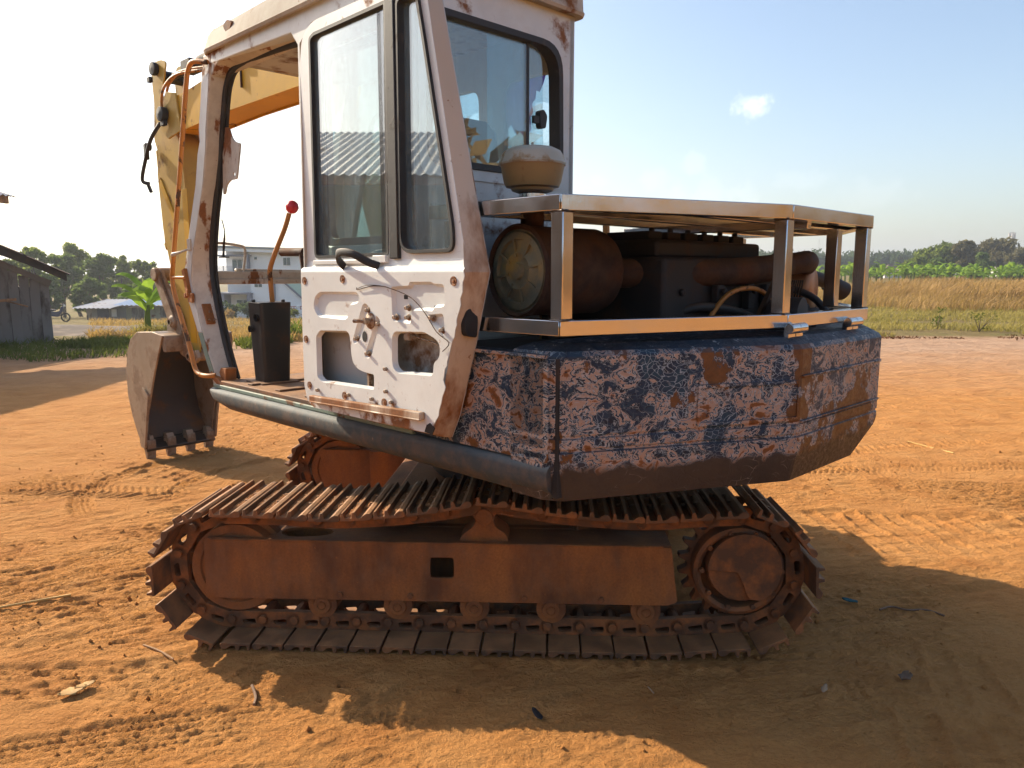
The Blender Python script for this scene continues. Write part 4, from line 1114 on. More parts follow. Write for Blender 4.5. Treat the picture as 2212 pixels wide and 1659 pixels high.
for k, (pts_, rr_, mt_) in enumerate((([(-.40, -1.0, 1.34), (-.25, -1.14, 1.42), (.0, -1.18, 1.40), (.2, -1.2, 1.34)], .018, 'rubber'), ([(-.35, -.9, 1.62), (-.1, -.98, 1.66), (.2, -1.0, 1.60), (.34, -1.1, 1.48)], .014, 'rubber'),
        ([(-.2, -1.15, 1.33), (-.1, -1.2, 1.47), (.12, -1.22, 1.48), (.3, -1.25, 1.35)], .010, 'orange'), ([(.3, -.9, 1.4), (.5, -1.0, 1.5), (.62, -1.2, 1.45), (.66, -1.3, 1.32)], .016, 'rubber'), ([(-.5, -.75, 1.68), (-.2, -.76, 1.70), (.2, -.75, 1.69), (.5, -.8, 1.62)], .012, 'orange'),
        ([(-.55, -1.15, 1.31), (-.35, -1.2, 1.36), (-.15, -1.28, 1.34), (.05, -1.36, 1.31)], .012, 'rubber'))):
    MB().tube([tuple(p) for p in catmull(pts_, 6)], rr_, 8).build('engine_hose', M[mt_], eng, 0, 60)
for x_, y_ in ((-.32, -1.12), (-.1, -1.165), (.14, -1.165), (.30, -1.16)):
    MB().box((x_, y_ + .01, 1.455), (.05, .03, .10)).cyl((x_, y_ - .01, 1.48), (x_, y_ - .025, 1.48), .014, n=8).build('engine_bracket', M['dark'], eng, .004)
b = MB().lathe([(0, 0), (.09, .0), (.10, .02), (.10, .12), (0, .13)], (.05, -1.30, 1.36), (.2, -1, 0), 24); b.build('fan_hub', M['dark'], eng, 0, 40)
b = MB().bar((.02, -.35, 1.50), (-.08, -.35, 1.84), .03, .02).bar((.24, -.35, 1.50), (.22, -.35, 1.83), .03, .02).bar((-.10, -.35, 1.83), (.22, -.35, 1.83), .03, .02); b.build('rear_handrail', M['orange'], eng, .003)
b = MB().box((.68, -.20, 1.15), (.9, 1.1, .30)); b.build('tank_cover', M['sill'], eng, .03)

# ---------------------------------------------------------------- boom, arm, bucket (swung a few degrees to the left)
ATT = math.atan2(.22, 3.1)
P0 = (.05, .7)
def att(u, z, d):
    """attachment plane: u measured forward from the swing centre, d across"""
    x, y = d, u - P0[1]
    c, s = math.cos(ATT), math.sin(ATT)
    return (P0[0] + x * c - y * s, P0[1] + x * s + y * c, z)
boom = MB()
bp = [(.55, 1.05), (.80, .98), (.98, 1.30), (1.36, 2.36), (1.58, 2.66), (1.80, 2.712), (2.65, 2.676), (3.50, 2.61), (3.66, 2.66), (3.72, 2.78), (3.60, 2.87), (3.25, 2.895), (2.6, 2.99), (1.95, 3.12), (1.45, 3.10), (1.12, 2.75), (.62, 1.45)]
boom.plate(rounded(bp, .05, 3), [], att, -.135, -.123)
boom.plate(rounded(bp, .05, 3), [], att, .123, .135)
boom.prism(rounded(ring_off(bp, .014), .04, 3), att, -.122, .122)
bo = boom.build('boom', M['yellow'], exc, .003)
b = MB()
b.prism([(3.34, 2.62), (3.55, 2.58), (3.68, 2.66), (3.70, 2.80), (3.55, 2.93), (3.40, 2.90)], att, -.15, -.135)
b.prism([(3.34, 2.62), (3.55, 2.58), (3.68, 2.66), (3.70, 2.80), (3.55, 2.93), (3.40, 2.90)], att, .135, .15)
b.build('boom_cheek', M['arm_yellow'], bo, .004)
b = MB().prism([(2.10 + .03 * math.cos(a), 2.90 + .055 * math.sin(a)) for a in [2 * math.pi * k / 20 for k in range(20)]], att, -.1385, -.1355); b.build('boom_cover', M['arm_yellow'], bo, .002)
b = MB().cyl(att(2.47, 2.94, -.142), att(2.47, 2.80, -.142), .008, n=8).box(att(2.47, 2.96, -.142), (.03, .06, .05)); b.build('boom_pipe', M['muffler'], bo, .002)
b = MB().lathe([(0, 0), (.05, 0), (.055, .01), (.055, .05), (.03, .055), (0, .06)], att(3.56, 2.76, -.155), (-1, -.07, 0), 20).box(att(3.56, 2.70, -.175), (.03, .07, .05)); b.build('boom_pin', M['dark'], bo, .003)
# arm cylinder along the top of the boom
b = MB().cyl(att(1.9, 3.20, 0), att(3.25, 3.12, 0), .055, n=18).cyl(att(3.25, 3.12, 0), att(3.72, 3.09, 0), .026, n=14).lathe([(0, -.09), (.045, -.09), (.045, .09), (0, .09)], att(3.76, 3.09, 0), (1, .07, 0), 18).box(att(3.42, 3.12, 0), (.10, .16, .09)); b.build('arm_cylinder', M['dark'], bo, .003)
b = MB()
for k, (dz, dd) in enumerate(((0, -.10), (.03, -.06))):
    b.tube([tuple(p) for p in catmull([att(2.9, 3.0 + dz, dd), att(3.3, 3.02 + dz, dd - .06), att(3.5, 2.97 + dz, dd - .07), att(3.58, 2.88 + dz, dd - .07), att(3.62, 2.75 + dz, dd - .05)], 5)], .011, 8)
b.build('hydraulic_hose', M['orange'], bo, 0, 60)
b = MB().tube([tuple(p) for p in catmull([att(3.62, 2.70, -.175), att(3.78, 2.60, -.18), att(3.90, 2.45, -.18), att(3.98, 2.30, -.18), att(3.93, 2.27, -.15)], 5)], .015, 8).cyl(att(3.93, 2.56, -.16), att(3.93, 2.56, -.12), .03, n=12).box(att(3.94, 2.52, -.15), (.03, .04, .12)).bar(att(3.94, 2.28, -.16), att(3.92, 2.20, -.14), .03, .02); b.build('hydraulic_hose', M['rubber'], bo, 0, 60)
# arm
ap = [(3.62, 3.17), (3.70, 3.20), (3.83, 3.20), (3.88, 3.12), (3.86, 2.90), (3.90, 2.62), (3.84, 2.50), (3.88, 2.35), (3.84, 1.90), (3.66, 1.30), (3.50, .92), (3.42, .88), (3.34, .93), (3.40, 1.5), (3.42, 2.1), (3.46, 2.5), (3.50, 2.62), (3.66, 2.80), (3.72, 2.95), (3.66, 3.08)]
arm = MB()
arm.plate(rounded(ap, .025, 2), [], att, -.10, -.088); arm.plate(rounded(ap, .025, 2), [], att, .088, .10)
body = [(3.40, .98), (3.50, .95), (3.64, 1.32), (3.82, 1.92), (3.86, 2.35), (3.82, 2.50), (3.87, 2.62), (3.70, 2.74), (3.52, 2.58), (3.48, 2.5), (3.44, 2.1), (3.42, 1.5)]
arm.prism(body, att, -.087, .087)
ao = arm.build('arm', M['arm_yellow'], exc, .003)
b = MB().bar(att(3.84, 2.30, -.104), att(3.62, 1.98, -.104), .01, .05).prism([(3.40, 2.2), (3.48, 2.2), (3.47, 1.0), (3.38, 1.0)], att, -.104, -.1005); b.build('arm_rib', M['yellow'], ao, .003)
b = MB().lathe([(0, 0), (.045, 0), (.05, .01), (.05, .04), (0, .045)], att(3.78, 3.14, -.10), (-1, -.07, 0), 18).box(att(3.82, 3.06, -.14), (.03, .05, .04)); b.build('arm_pin', M['dark'], ao, .003)
# bucket cylinder on the front of the arm, rod and links
b = MB().cyl(att(3.98, 2.55, 0), att(3.92, 1.80, 0), .05, n=16).cyl(att(3.92, 1.80, 0), att(3.90, 1.76, 0), .058, n=16); b.build('bucket_cylinder', M['arm_yellow'], ao, .003)
b = MB().cyl(att(3.92, 1.80, 0), att(3.88, 1.56, 0), .026, n=12); b.build('cylinder_rod', M['worn_steel'], ao, 0)
b = MB()
for s_ in (-1, 1):
    b.prism(rounded([(3.88, 1.60), (3.96, 1.54), (3.92, 1.44), (3.60, 1.08), (3.52, 1.10), (3.55, 1.20)], .03, 3), att, s_ * .125 - .012, s_ * .125 + .012)
    b.prism(rounded([(3.90, 1.60), (3.95, 1.52), (3.70, 1.12), (3.64, 1.08), (3.60, 1.16)], .03, 3), att, s_ * .15 - .01, s_ * .15 + .01)
b.lathe([(0, 0), (.05, 0), (.055, .01), (.055, .34), (.05, .35), (0, .35)], att(3.91, 1.54, -.175), att(1, 0, 1) and (math.cos(ATT), math.sin(ATT), 0), 18)
b.build('bucket_link', M['bucket'], ao, .004)
# bucket
WB = .30
side_p = [(3.55, 1.06), (3.72, 1.085), (4.0, 1.07), (4.14, 1.0), (4.22, .88), (4.265, .72), (4.26, .52), (4.20, .34), (4.12, .20), (4.07, .135), (3.985, .13), (3.90, .40), (3.73, .75)]
b = MB()
b.prism(side_p, att, -WB, -WB + .016); b.prism(side_p, att, WB - .016, WB)
bk_o = b.build('bucket', M['bucket'], exc, .004)
back = [(3.55, 1.055), (3.72, 1.08), (4.0, 1.065), (4.135, .995), (4.215, .875), (4.258, .72), (4.252, .52), (4.195, .34), (4.115, .205), (4.065, .14)]
b = MB(); rings = []
cc = Vector((3.85, .62))
for u, z in back:
    v = (Vector((u, z)) - cc).normalized(); q = Vector((u, z)) - v * .014
    rings.append([att(u, z, -WB + .012), att(u, z, WB - .012), att(q.x, q.y, WB - .012), att(q.x, q.y, -WB + .012)])
loft(b, rings); b.build('bucket_shell', M['bucket_in'], bk_o, 0, 60)
b = MB().prism(rounded([(3.545, 1.06), (3.70, 1.075), (3.70, 1.045), (3.60, 1.0), (3.575, .93), (3.53, .93), (3.53, 1.04)], .01, 2), att, -WB + .016, WB - .016)
b.build('top_beam', M['bucket'], bk_o, .006)
b = MB()
for s_ in (-.13, .13):
    b.prism(rounded([(3.80, 1.08), (3.74, 1.22), (3.64, 1.24), (3.58, 1.16), (3.53, 1.02), (3.36, .90), (3.33, .96), (3.30, .88), (3.36, .84), (3.58, .90), (3.72, 1.06)], .02, 3), att, s_ - .014, s_ + .014)
b.build('bucket_ear', M['bucket'], bk_o, .004)
b = MB()
dv = (math.cos(ATT), math.sin(ATT), 0)
for u, z in ((3.66, 1.16), (3.38, .90)):
    b.lathe([(.02, -.012), (.03, -.012), (.032, .0), (.045, .004), (.052, .012), (.052, .03), (.043, .034), (.043, .32), (.03, .33), (.02, .33)], att(u, z, -.175), dv, 20)
b.build('bucket_pin', M['bucket'], bk_o, 0, 40)
b = MB().prism([(4.085, .13), (4.06, .105), (3.955, .06), (3.95, .085), (4.03, .15)], att, -WB - .004, WB + .004)
b.prism([(3.985, .45), (4.035, .43), (3.99, .10), (3.955, .09)], att, -WB + .016, -WB + .03)
b.build('cutting_edge', M['worn_steel'], bk_o, .004)
b = MB().prism(rounded([(3.83, .56), (3.93, .62), (4.05, .30), (4.03, .10), (3.955, .09), (3.90, .30)], .015, 2), att, -WB - .02, -WB - .002)
b.build('side_cutter', M['bucket'], bk_o, .004)
b = MB().prism(rounded([(3.83, .56), (3.93, .62), (4.05, .30), (4.03, .10), (3.955, .09), (3.90, .30)], .015, 2), att, WB + .002, WB + .02)
b.build('side_cutter', M['bucket'], bk_o, .004)
tooth = MB()
tooth.prism(rounded([(-.042, .045), (.04, .045), (.035, .0), (-.012, -.125), (-.028, -.125), (-.048, -.0)], .008, 2), lambda u, z, d: (d, u, z), -.036, .036)
tooth.prism([(-.03, .04), (.04, .04), (.05, .075), (-.01, .075)], lambda u, z, d: (d, u, z), -.03, .03)
tooth.box((0, 0, .02), (.095, .02, .02))
t0 = None
for i, d in enumerate((-.262, -.088, .085, .262)):
    x, y, z = att(3.995, .115, d)
    if t0 is None: t0 = tooth.build('tooth', M['bucket'], bk_o, .005); t0.location = (x, y, z); t0.rotation_euler = (0, 0, ATT)
    else: copy_of(t0, bk_o, (x, y, z), (0, R(7) if i == 3 else 0, ATT))
# ================================================================= ground
def vnoise(x, y, seed=0):
    xi = np.floor(x).astype(np.int64); yi = np.floor(y).astype(np.int64)
    fx = x - xi; fy = y - yi
    fx = fx * fx * (3 - 2 * fx); fy = fy * fy * (3 - 2 * fy)
    def hsh(a, b):
        n = (a * 374761393 + b * 668265263 + seed * 974711) & 0x7fffffff
        n = ((n ^ (n >> 13)) * 1274126177) & 0x7fffffff
        return ((n ^ (n >> 16)) & 0xffff) / 65535.0
    a, b_, c, d = hsh(xi, yi), hsh(xi + 1, yi), hsh(xi, yi + 1), hsh(xi + 1, yi + 1)
    return (a + (b_ - a) * fx) * (1 - fy) + (c + (d - c) * fx) * fy - .5
def fbm(x, y, sc_, octv=4, seed=0, gain=.5):
    t = 0; a = 1; f = 1 / sc_
    for o in range(octv):
        t = t + a * vnoise(x * f, y * f, seed + o * 17); a *= gain; f *= 2.03
    return t
def sstep(a, b, x):
    t = np.clip((x - a) / (b - a), 0, 1); return t * t * (3 - 2 * t)

def terrain(x, y):
    """large shape: flat yard, falling away behind on the left, rising a little on the right"""
    x = np.asarray(x, float); y = np.asarray(y, float)
    q = x / np.maximum(y, 1.0)
    lf = 1 - sstep(-.12, .12, q); rf = sstep(.12, .3, q)
    far = np.maximum(0, y - 17); far = np.minimum(far, 130)
    side = sstep(6, 14, y)
    return (-.045 * np.minimum(far, 60) * lf + .0072 * np.maximum(0, np.minimum(y, 150) - 22) * rf * sstep(20, 30, y)) * side
def gz(x, y): return float(terrain(np.array([x]), np.array([y]))[0])

def unproject(px, py, Y):
    """pixel of the 2212-wide photograph on the plane at depth Y"""
    cp, sp = math.cos(PITCH), math.sin(PITCH)
    a = (px - 1106) / 1661.0; b_ = -(py - 829.5) / 1661.0
    d = Vector((a, cp + b_ * sp, -sp + b_ * cp)); k = Y / d.y
    return Vector((0, 0, CAM_H)) + d * k

# tracks pressed into the soil: (polyline, half width, kind, depth, period)
STAMPS = [
    ([(1.45, 2.95), (2.1, 2.62), (2.9, 2.45), (3.8, 2.45)], .23, 'bars', .020, .135),
    ([(1.75, 4.52), (3.4, 4.36), (5.6, 4.1)], .40, 'bars', .020, .118),
    ([(2.6, 5.5), (4.2, 5.3), (6.4, 5.15)], .20, 'ribs', .008, .05),
    ([(2.9, 5.15), (4.3, 5.0), (6.0, 4.8)], .12, 'ribs', .010, .04),
    ([(2.2, 6.4), (4.0, 6.9), (6.0, 7.2)], .12, 'chev', .009, .055),
    ([(3.2, 7.8), (3.55, 8.6), (3.5, 9.4), (3.1, 10.1)], .13, 'chev', .014, .06),
    ([(5.2, 7.7), (5.6, 8.5), (5.5, 9.5), (5.0, 10.3)], .13, 'chev', .014, .06),
    ([(2.0, 5.9), (4.5, 6.1), (7.0, 5.9)], .13, 'chev', .010, .05),
    ([(-2.6, 4.6), (-3.0, 5.2), (-3.0, 5.9), (-2.7, 6.6), (-2.2, 7.2)], .08, 'ribs', .008, .032),
    ([(-2.1, 4.7), (-2.4, 5.3), (-2.35, 5.9), (-1.9, 6.6)], .05, 'ribs', .007, .022),
    ([(-2.6, 1.9), (-1.7, 2.25), (-.7, 2.55)], .12, 'ribs', .011, .042),
    ([(-2.4, 1.7), (-1.3, 2.05), (-.4, 2.22)], .10, 'ribs', .010, .036),
    ([(-2.9, 2.6), (-1.8, 2.75), (-1.2, 2.72)], .14, 'ribs', .009, .05),
    ([(-3.2, 3.1), (-2.3, 3.3), (-1.7, 3.5)], .12, 'ribs', .009, .045),
    ([(-1.15, 1.55), (-.5, 1.85), (.0, 2.1)], .09, 'chev', .009, .05),
    ([(-.6, 1.6), (-.1, 1.9), (.3, 2.05)], .12, 'ribs', .008, .03),
    ([(-4.2, 3.9), (-3.0, 4.3), (-1.9, 4.5)], .14, 'ribs', .009, .05),
    ([(-5.2, 5.2), (-3.6, 5.4), (-2.2, 5.2)], .16, 'chev', .008, .06),
    ([(-6.0, 7.2), (-4.2, 7.6), (-2.8, 7.3)], .16, 'chev', .009, .06),
    ([(-.9, 5.0), (-2.0, 5.6), (-3.4, 6.1)], .22, 'bars', .010, .135),
    ([(.6, 1.75), (1.5, 2.2), (2.6, 2.1)], .09, 'ribs', .005, .03),
    ([(1.0, 2.5), (1.6, 2.25), (2.4, 2.2)], .24, 'bars', .014, .14),
]
def stamp_height(x, y):
    h = np.zeros_like(x)
    for pts, hw, kind, dep, per in STAMPS:
        P = [(p.x, p.y) for p in catmull([(a, b_, 0) for a, b_ in pts], 5)]
        xs = [p[0] for p in P]; ys = [p[1] for p in P]
        m = (x > min(xs) - hw * 1.6) & (x < max(xs) + hw * 1.6) & (y > min(ys) - hw * 1.6) & (y < max(ys) + hw * 1.6)
        if not m.any(): continue
        X, Y = x[m], y[m]
        best = np.full(X.shape, 9.0); S = np.zeros_like(X); Tt = np.zeros_like(X); acc = 0
        for i in range(len(P) - 1):
            a = np.array(P[i]); d = np.array(P[i + 1]) - a; L = np.hypot(*d); d /= L
            s = (X - a[0]) * d[0] + (Y - a[1]) * d[1]; t = -(X - a[0]) * d[1] + (Y - a[1]) * d[0]
            sc2 = np.clip(s, 0, L); dist = np.hypot(s - sc2, t)
            k = dist < best
            best[k] = dist[k]; S[k] = acc + sc2[k]; Tt[k] = t[k]; acc += L
        wob = .35 * fbm(X, Y, .25, 2, 5)
        inside = 1 - sstep(hw * .8, hw * 1.05, best * (1 + .25 * wob))
        berm = np.exp(-((best - hw * 1.08) / (hw * .18)) ** 2)
        wear = np.clip(.75 + 1.3 * fbm(X, Y, .5, 3, 11), 0.1, 1.3)
        if kind == 'bars':
            ph = (S / per + Tt * 1.3 + .35 * fbm(X, Y, .35, 2, 3)) % 1.0
            w = np.exp(-((ph - .5) / .13) ** 2) * (1 + 1.2 * fbm(X, Y, .05, 2, 13))
            hh = dep * (.75 * w - .35)
        elif kind == 'ribs':
            w = 1 - 2 * np.abs(np.sin(np.pi * Tt / per + .8 * fbm(X, Y, .4, 2, 3))) ** .7; hh = dep * (.6 * w - .3) + dep * .3 * np.cos(2 * np.pi * S / (per * .8)) * (w > 0)
        else:
            w = np.sign(np.cos(2 * np.pi * (S + np.abs(Tt) * .8) / per)) * .5 + np.cos(2 * np.pi * (S + np.abs(Tt) * .8) / per) * .5
            hh = dep * (.45 * w - .3)
        edge = sstep(0, .25, S) * sstep(0, .25, acc - S)
        hm = (1.3 if kind == 'bars' else 1.7) * (hh * inside * wear + dep * .32 * berm * np.clip(wear, .3, 1.2) * (1 + 1.2 * fbm(X, Y, .07, 2, 9))) * edge
        h[m] += hm
    return h
def micro(x, y):
    near = 1 - .5 * sstep(9, 20, np.hypot(x, y))
    yard = 1 - sstep(15, 19, y)
    # low ridges dragged along one way on the left, rougher on the right
    rot = .32; xr = x * math.cos(rot) + y * math.sin(rot); yr = -x * math.sin(rot) + y * math.cos(rot)
    drag = fbm(xr / 6.5, yr, .075, 3, 21) * .013 * np.clip(.45 + 1.4 * fbm(x, y, 1.1, 2, 31), 0, 1.2)
    rot2 = -.08; xr2 = x * math.cos(rot2) + y * math.sin(rot2); yr2 = -x * math.sin(rot2) + y * math.cos(rot2)
    drag2 = fbm(xr2 / 7, yr2, .10, 3, 51) * .012 * np.clip(.2 + 1.6 * fbm(x, y, 1.6, 2, 61), 0, 1.2)
    lump = fbm(x, y, .9, 4, 1) * .018 + fbm(x, y, .16, 4, 2, .6) * .009 * np.clip(.4 + 1.5 * fbm(x, y, .7, 2, 7), 0.05, 1.3)
    crumb = np.clip(fbm(x, y, .05, 3, 71, .7) - .12, 0, 1) * .012 * np.clip(fbm(x, y, .8, 3, 81) * 2.5, 0, 1)
    rot3 = .5 - .25 * np.tanh(x * .4); xr3 = x * np.cos(rot3) + y * np.sin(rot3); yr3 = -x * np.sin(rot3) + y * np.cos(rot3)
    rid = (.25 - np.abs(fbm(xr3 / 4.5, yr3, .06, 2, 101))) * .021 * np.clip(.5 + 1.6 * fbm(x, y, .6, 2, 111), 0, 1.2)
    tt = fbm(xr3 / 4.0, yr3, .20, 4, 131, .55) * 9; fl = np.floor(tt); fr_ = tt - fl
    terr = fr_ * (1 - sstep(.80, 1.0, fr_)) * .015 * np.clip(.35 + 1.8 * fbm(x, y, .9, 3, 141), 0, 1)
    return (drag + drag2 + lump + crumb + rid + terr) * (.12 + .88 * near) * yard
def axis(lo, hi, fine0, fine1, step, grow):
    c = list(np.arange(fine0, fine1, step)); s = step; v = fine1
    while v < hi: c.append(v); s *= grow; v += s
    s = step; v = fine0 - step
    while v > lo: c.insert(0, v); s *= grow; v -= s
    return np.array(c)
gx = axis(-1500, 1500, -3.4, 4.4, .0115, 1.05); gy = axis(-60, 2500, 1.3, 5.6, .0115, 1.035)
GX, GY = np.meshgrid(gx, gy)
fx_, fy_ = GX.ravel(), GY.ravel()
hz = terrain(fx_, fy_) + micro(fx_, fy_) + stamp_height(fx_, fy_)
# soil pressed flat where the tracks stand, heaped a little beside them
cpx, spx = math.cos(PSI), math.sin(PSI)
ts = (fx_ - UC.x) * cpx + (fy_ - UC.y) * spx; td = -(fx_ - UC.x) * spx + (fy_ - UC.y) * cpx
for y0 in (0.0, 1.66):
    ins = sstep(-.06, .0, td - y0) * (1 - sstep(.45, .51, td - y0)) * sstep(-1.15, -1.0, ts) * (1 - sstep(.95, 1.15, ts))
    hz = hz * (1 - ins) + .004 * ins
    lip = np.exp(-((td - y0 + .05) / .035) ** 2) * sstep(-1.0, -.8, ts) * (1 - sstep(1.0, 1.2, ts))
    hz = hz + lip * (.010 + .02 * fbm(fx_, fy_, .06, 2, 91)) + lip * .008 * np.cos(2 * np.pi * ts / .067) * sstep(.2, .6, ts)
me = bpy.data.meshes.new('ground')
ny_, nx_ = GX.shape
idx = np.arange(nx_ * ny_).reshape(ny_, nx_)
quads = np.stack([idx[:-1, :-1], idx[:-1, 1:], idx[1:, 1:], idx[1:, :-1]], -1).reshape(-1, 4)
def fast_mesh(me, co, quads):
    me.vertices.add(len(co)); me.vertices.foreach_set('co', co.astype(np.float32).ravel())
    n = len(quads); k = quads.shape[1]
    me.loops.add(n * k); me.loops.foreach_set('vertex_index', quads.astype(np.int32).ravel())
    me.polygons.add(n); me.polygons.foreach_set('loop_start', np.arange(0, n * k, k, dtype=np.int32)); me.polygons.foreach_set('loop_total', np.full(n, k, dtype=np.int32))
    me.update(calc_edges=True); me.validate()
fast_mesh(me, np.stack([fx_, fy_, hz], -1), quads)

def soil():
    k = NT('red_soil')
    P = k.obj()
    big = k.noise(.35, 4, .5); mid = k.noise(3.0, 6, .6); fine = k.noise(55, 5, .7); grit = k.noise(260, 3, .6)
    c = k.ramp(mid, [(.25, (.50, .200, .055)), (.5, (.68, .315, .098)), (.75, (.74, .38, .135))])
    c = k.mix(k.ramp(big, [(.35, 0), (.7, .55)]), c, (.63, .30, .10))
    c = k.mix(k.math('MULTIPLY', k.ramp(fine, [(.3, 0), (.75, 1)]), .5), c, (.42, .165, .045))
    c = k.mix(k.ramp(grit, [(.62, 0), (.72, .5)]), c, (.60, .33, .13))
    s = k.sep(P)
    yy = k.math('ADD', s[1], k.math('MULTIPLY', k.math('SUBTRACT', k.noise(.45, 5, .6), .5), 3.2))
    # paler, dustier towards the edge of the yard
    def mr(v, a, b_, hi=1.0):
        m = k.n('ShaderNodeMapRange'); k.l(v, m.inputs[0]); m.inputs[1].default_value = a; m.inputs[2].default_value = b_; m.inputs[3].default_value = 0; m.inputs[4].default_value = hi; return m.outputs[0]
    c = k.mix(mr(yy, 9.5, 16, .85), c, k.mix(k.ramp(k.noise(1.6, 6, .65), [(.35, 0), (.65, 1)]), (.42, .27, .18), (.58, .40, .28)))
    # dry grassland beyond the yard
    field = k.ramp(k.noise(.7, 6, .65), [(.3, (.16, .11, .045)), (.5, (.24, .18, .075)), (.7, (.20, .19, .055))])
    q = k.math('DIVIDE', s[0], k.math('MAXIMUM', s[1], 1.0))
    edge = mr(yy, 18.4, 19.4)
    leftm = k.math('SUBTRACT', 1.0, mr(q, -.05, .15))
    edgel = mr(yy, 20.5, 22.5)
    c = k.mix(edge, c, field)
    mid2 = k.noise(17, 5, .65, vec=k.mapping(P, (.45, 1, 1), rot=(0, 0, .25)))
    far_h = k.math('MULTIPLY', k.noise(5, 5, .6, vec=k.mapping(P, (.5, 1, 1))), mr(s[1], 5, 12, 6.0))
    h = k.math('ADD', k.math('ADD', k.math('MULTIPLY_ADD', fine, .8, far_h), k.math('MULTIPLY', grit, .3)), k.math('MULTIPLY', mid2, 1.6))
    return k.fin(c, .95, 0.0, k.bump(h, 1.0, .032), spec=.12)
M['soil'] = soil()
ground = link('ground', me, M['soil'], None, 0, 0)
me.polygons.foreach_set('use_smooth', [True] * len(me.polygons))
tag(ground, kind='structure')

# ================================================================= vegetation helpers
def leaf_mat(name, c0, c1, trans=.35, scale=1.3):
    k = NT(name); k.t.nodes.remove(k.b)
    n = k.noise(scale, 4, .6); r = k.rnd()
    col = k.mix(k.ramp(n, [(.3, 0), (.7, 1)]), c0, c1)
    hsv = k.n('ShaderNodeHueSaturation'); k.l(col, hsv.inputs['Color']); k.l(k.math('MULTIPLY_ADD', r, .5, .75), hsv.inputs['Value'])
    df = k.n('ShaderNodeBsdfDiffuse'); tl = k.n('ShaderNodeBsdfTranslucent'); mx = k.n('ShaderNodeMixShader')
    k.l(hsv.outputs[0], df.inputs[0])
    tcol = k.mix(.6, hsv.outputs[0], (c1[0] * 1.5, c1[1] * 1.5, c1[2] * .7)); k.l(tcol, tl.inputs[0])
    mx.inputs[0].default_value = trans; k.l(df.outputs[0], mx.inputs[1]); k.l(tl.outputs[0], mx.inputs[2]); k.l(mx.outputs[0], k.out.inputs[0])
    return k.m
M['leaf_dark'] = leaf_mat('leaf_dark', (.055, .092, .034), (.125, .175, .06), .5)
M['leaf_mid'] = leaf_mat('leaf_mid', (.085, .125, .038), (.20, .25, .075), .55)
M['leaf_light'] = leaf_mat('leaf_light', (.085, .125, .028), (.18, .22, .055))
M['leaf_grey'] = leaf_mat('leaf_grey', (.09, .09, .055), (.19, .17, .11))
M['leaf_eu'] = leaf_mat('leaf_eucalyptus', (.040, .072, .040), (.085, .12, .065))
M['leaf_banana'] = leaf_mat('leaf_banana', (.10, .18, .028), (.23, .34, .06), .45, 2.0)
M['dry'] = leaf_mat('dry_grass', (.21, .13, .055), (.42, .28, .13), .3, .4)
M['grass_g'] = leaf_mat('green_grass', (.16, .145, .045), (.33, .27, .10), .35, .35)
M['grass_d'] = leaf_mat('weed_green', (.055, .085, .022), (.16, .18, .045), .35, .8)
M['bark'] = worn('bark', (.13, .09, .06), rust=(.06, .045, .03), lo=.5, hi=.6, scale=6, rough=.9, dust=0)

def leaf_cloud(centers, radii, n, size, rng, flat=.75, lens=2.2):
    """n leaf quads spread through the given clumps, denser towards the shells"""
    centers = np.asarray(centers, float); radii = np.asarray(radii, float)
    w = radii ** 2; w /= w.sum()
    ci = rng.choice(len(centers), n, p=w)
    d = rng.normal(size=(n, 3)); d /= np.linalg.norm(d, axis=1)[:, None]
    rad = radii[ci] * (rng.random(n) ** .4) * (1 + .25 * rng.normal(size=n) * .5)
    p = centers[ci] + d * rad[:, None] * np.array([1, 1, flat])
    a = rng.normal(size=(n, 3)); a /= np.linalg.norm(a, axis=1)[:, None]
    b_ = np.cross(a, rng.normal(size=(n, 3))); b_ /= np.linalg.norm(b_, axis=1)[:, None]
    s = size * (.6 + .8 * rng.random(n))[:, None]
    A, B_ = a * s * lens * .5, b_ * s * .5
    co = np.stack([p - A, p + B_ * .8, p + A, p - B_ * .8], 1).reshape(-1, 3)
    return co, np.arange(n * 4).reshape(n, 4)
def cloud_obj(name, co, q, mat, parent):
    m = bpy.data.meshes.new(name); fast_mesh(m, co, q)
    return link(name, m, mat, parent, 0, 0)

def tree(name, label, loc, h, w, mat, seed, n=3000, leaf=.35, trunk_h=.3, group=None, cat='tree', lobes=16, small=False):
    rng = np.random.default_rng(seed)
    t = empty(name, loc, rng.uniform(0, 6.28)); tag(t, label, cat, group)
    th = h * trunk_h
    cs, rs = [], []
    for i in range(lobes):
        a = rng.uniform(0, 6.28); q = rng.random() ** .5; zz = th + (h - th) * (.12 + .8 * rng.random())
        k = math.sin(math.pi * min(1, max(0.12, (zz - th) / (h - th)))) ** .6
        cs.append((w * .42 * q * k * math.cos(a), w * .42 * q * k * math.sin(a), zz)); rs.append(w * (rng.uniform(.07, .15) if small else rng.uniform(.12, .24)))
    b = MB(); r0 = max(.05, h * .022)
    b.tube([(0, 0, -.3), (.05 * w * rng.normal(), 0, th * .6), (0, .03 * w, th), (0, 0, h * .62)], [r0 * 1.3, r0, r0 * .85, r0 * .3], 8)
    for i in range(min(lobes, 9)):
        c = cs[i]; z0 = th * rng.uniform(.7, 1.1)
        b.tube([(0, 0, z0), (c[0] * .5, c[1] * .5, z0 + (c[2] - z0) * .6), c], [r0 * .55, r0 * .35, r0 * .12], 6)
    b.build('trunk', M['bark'], t, 0, 60)
    co, q = leaf_cloud(cs, rs, n, leaf, rng)
    cloud_obj('crown', co, q, mat, t)
    return t

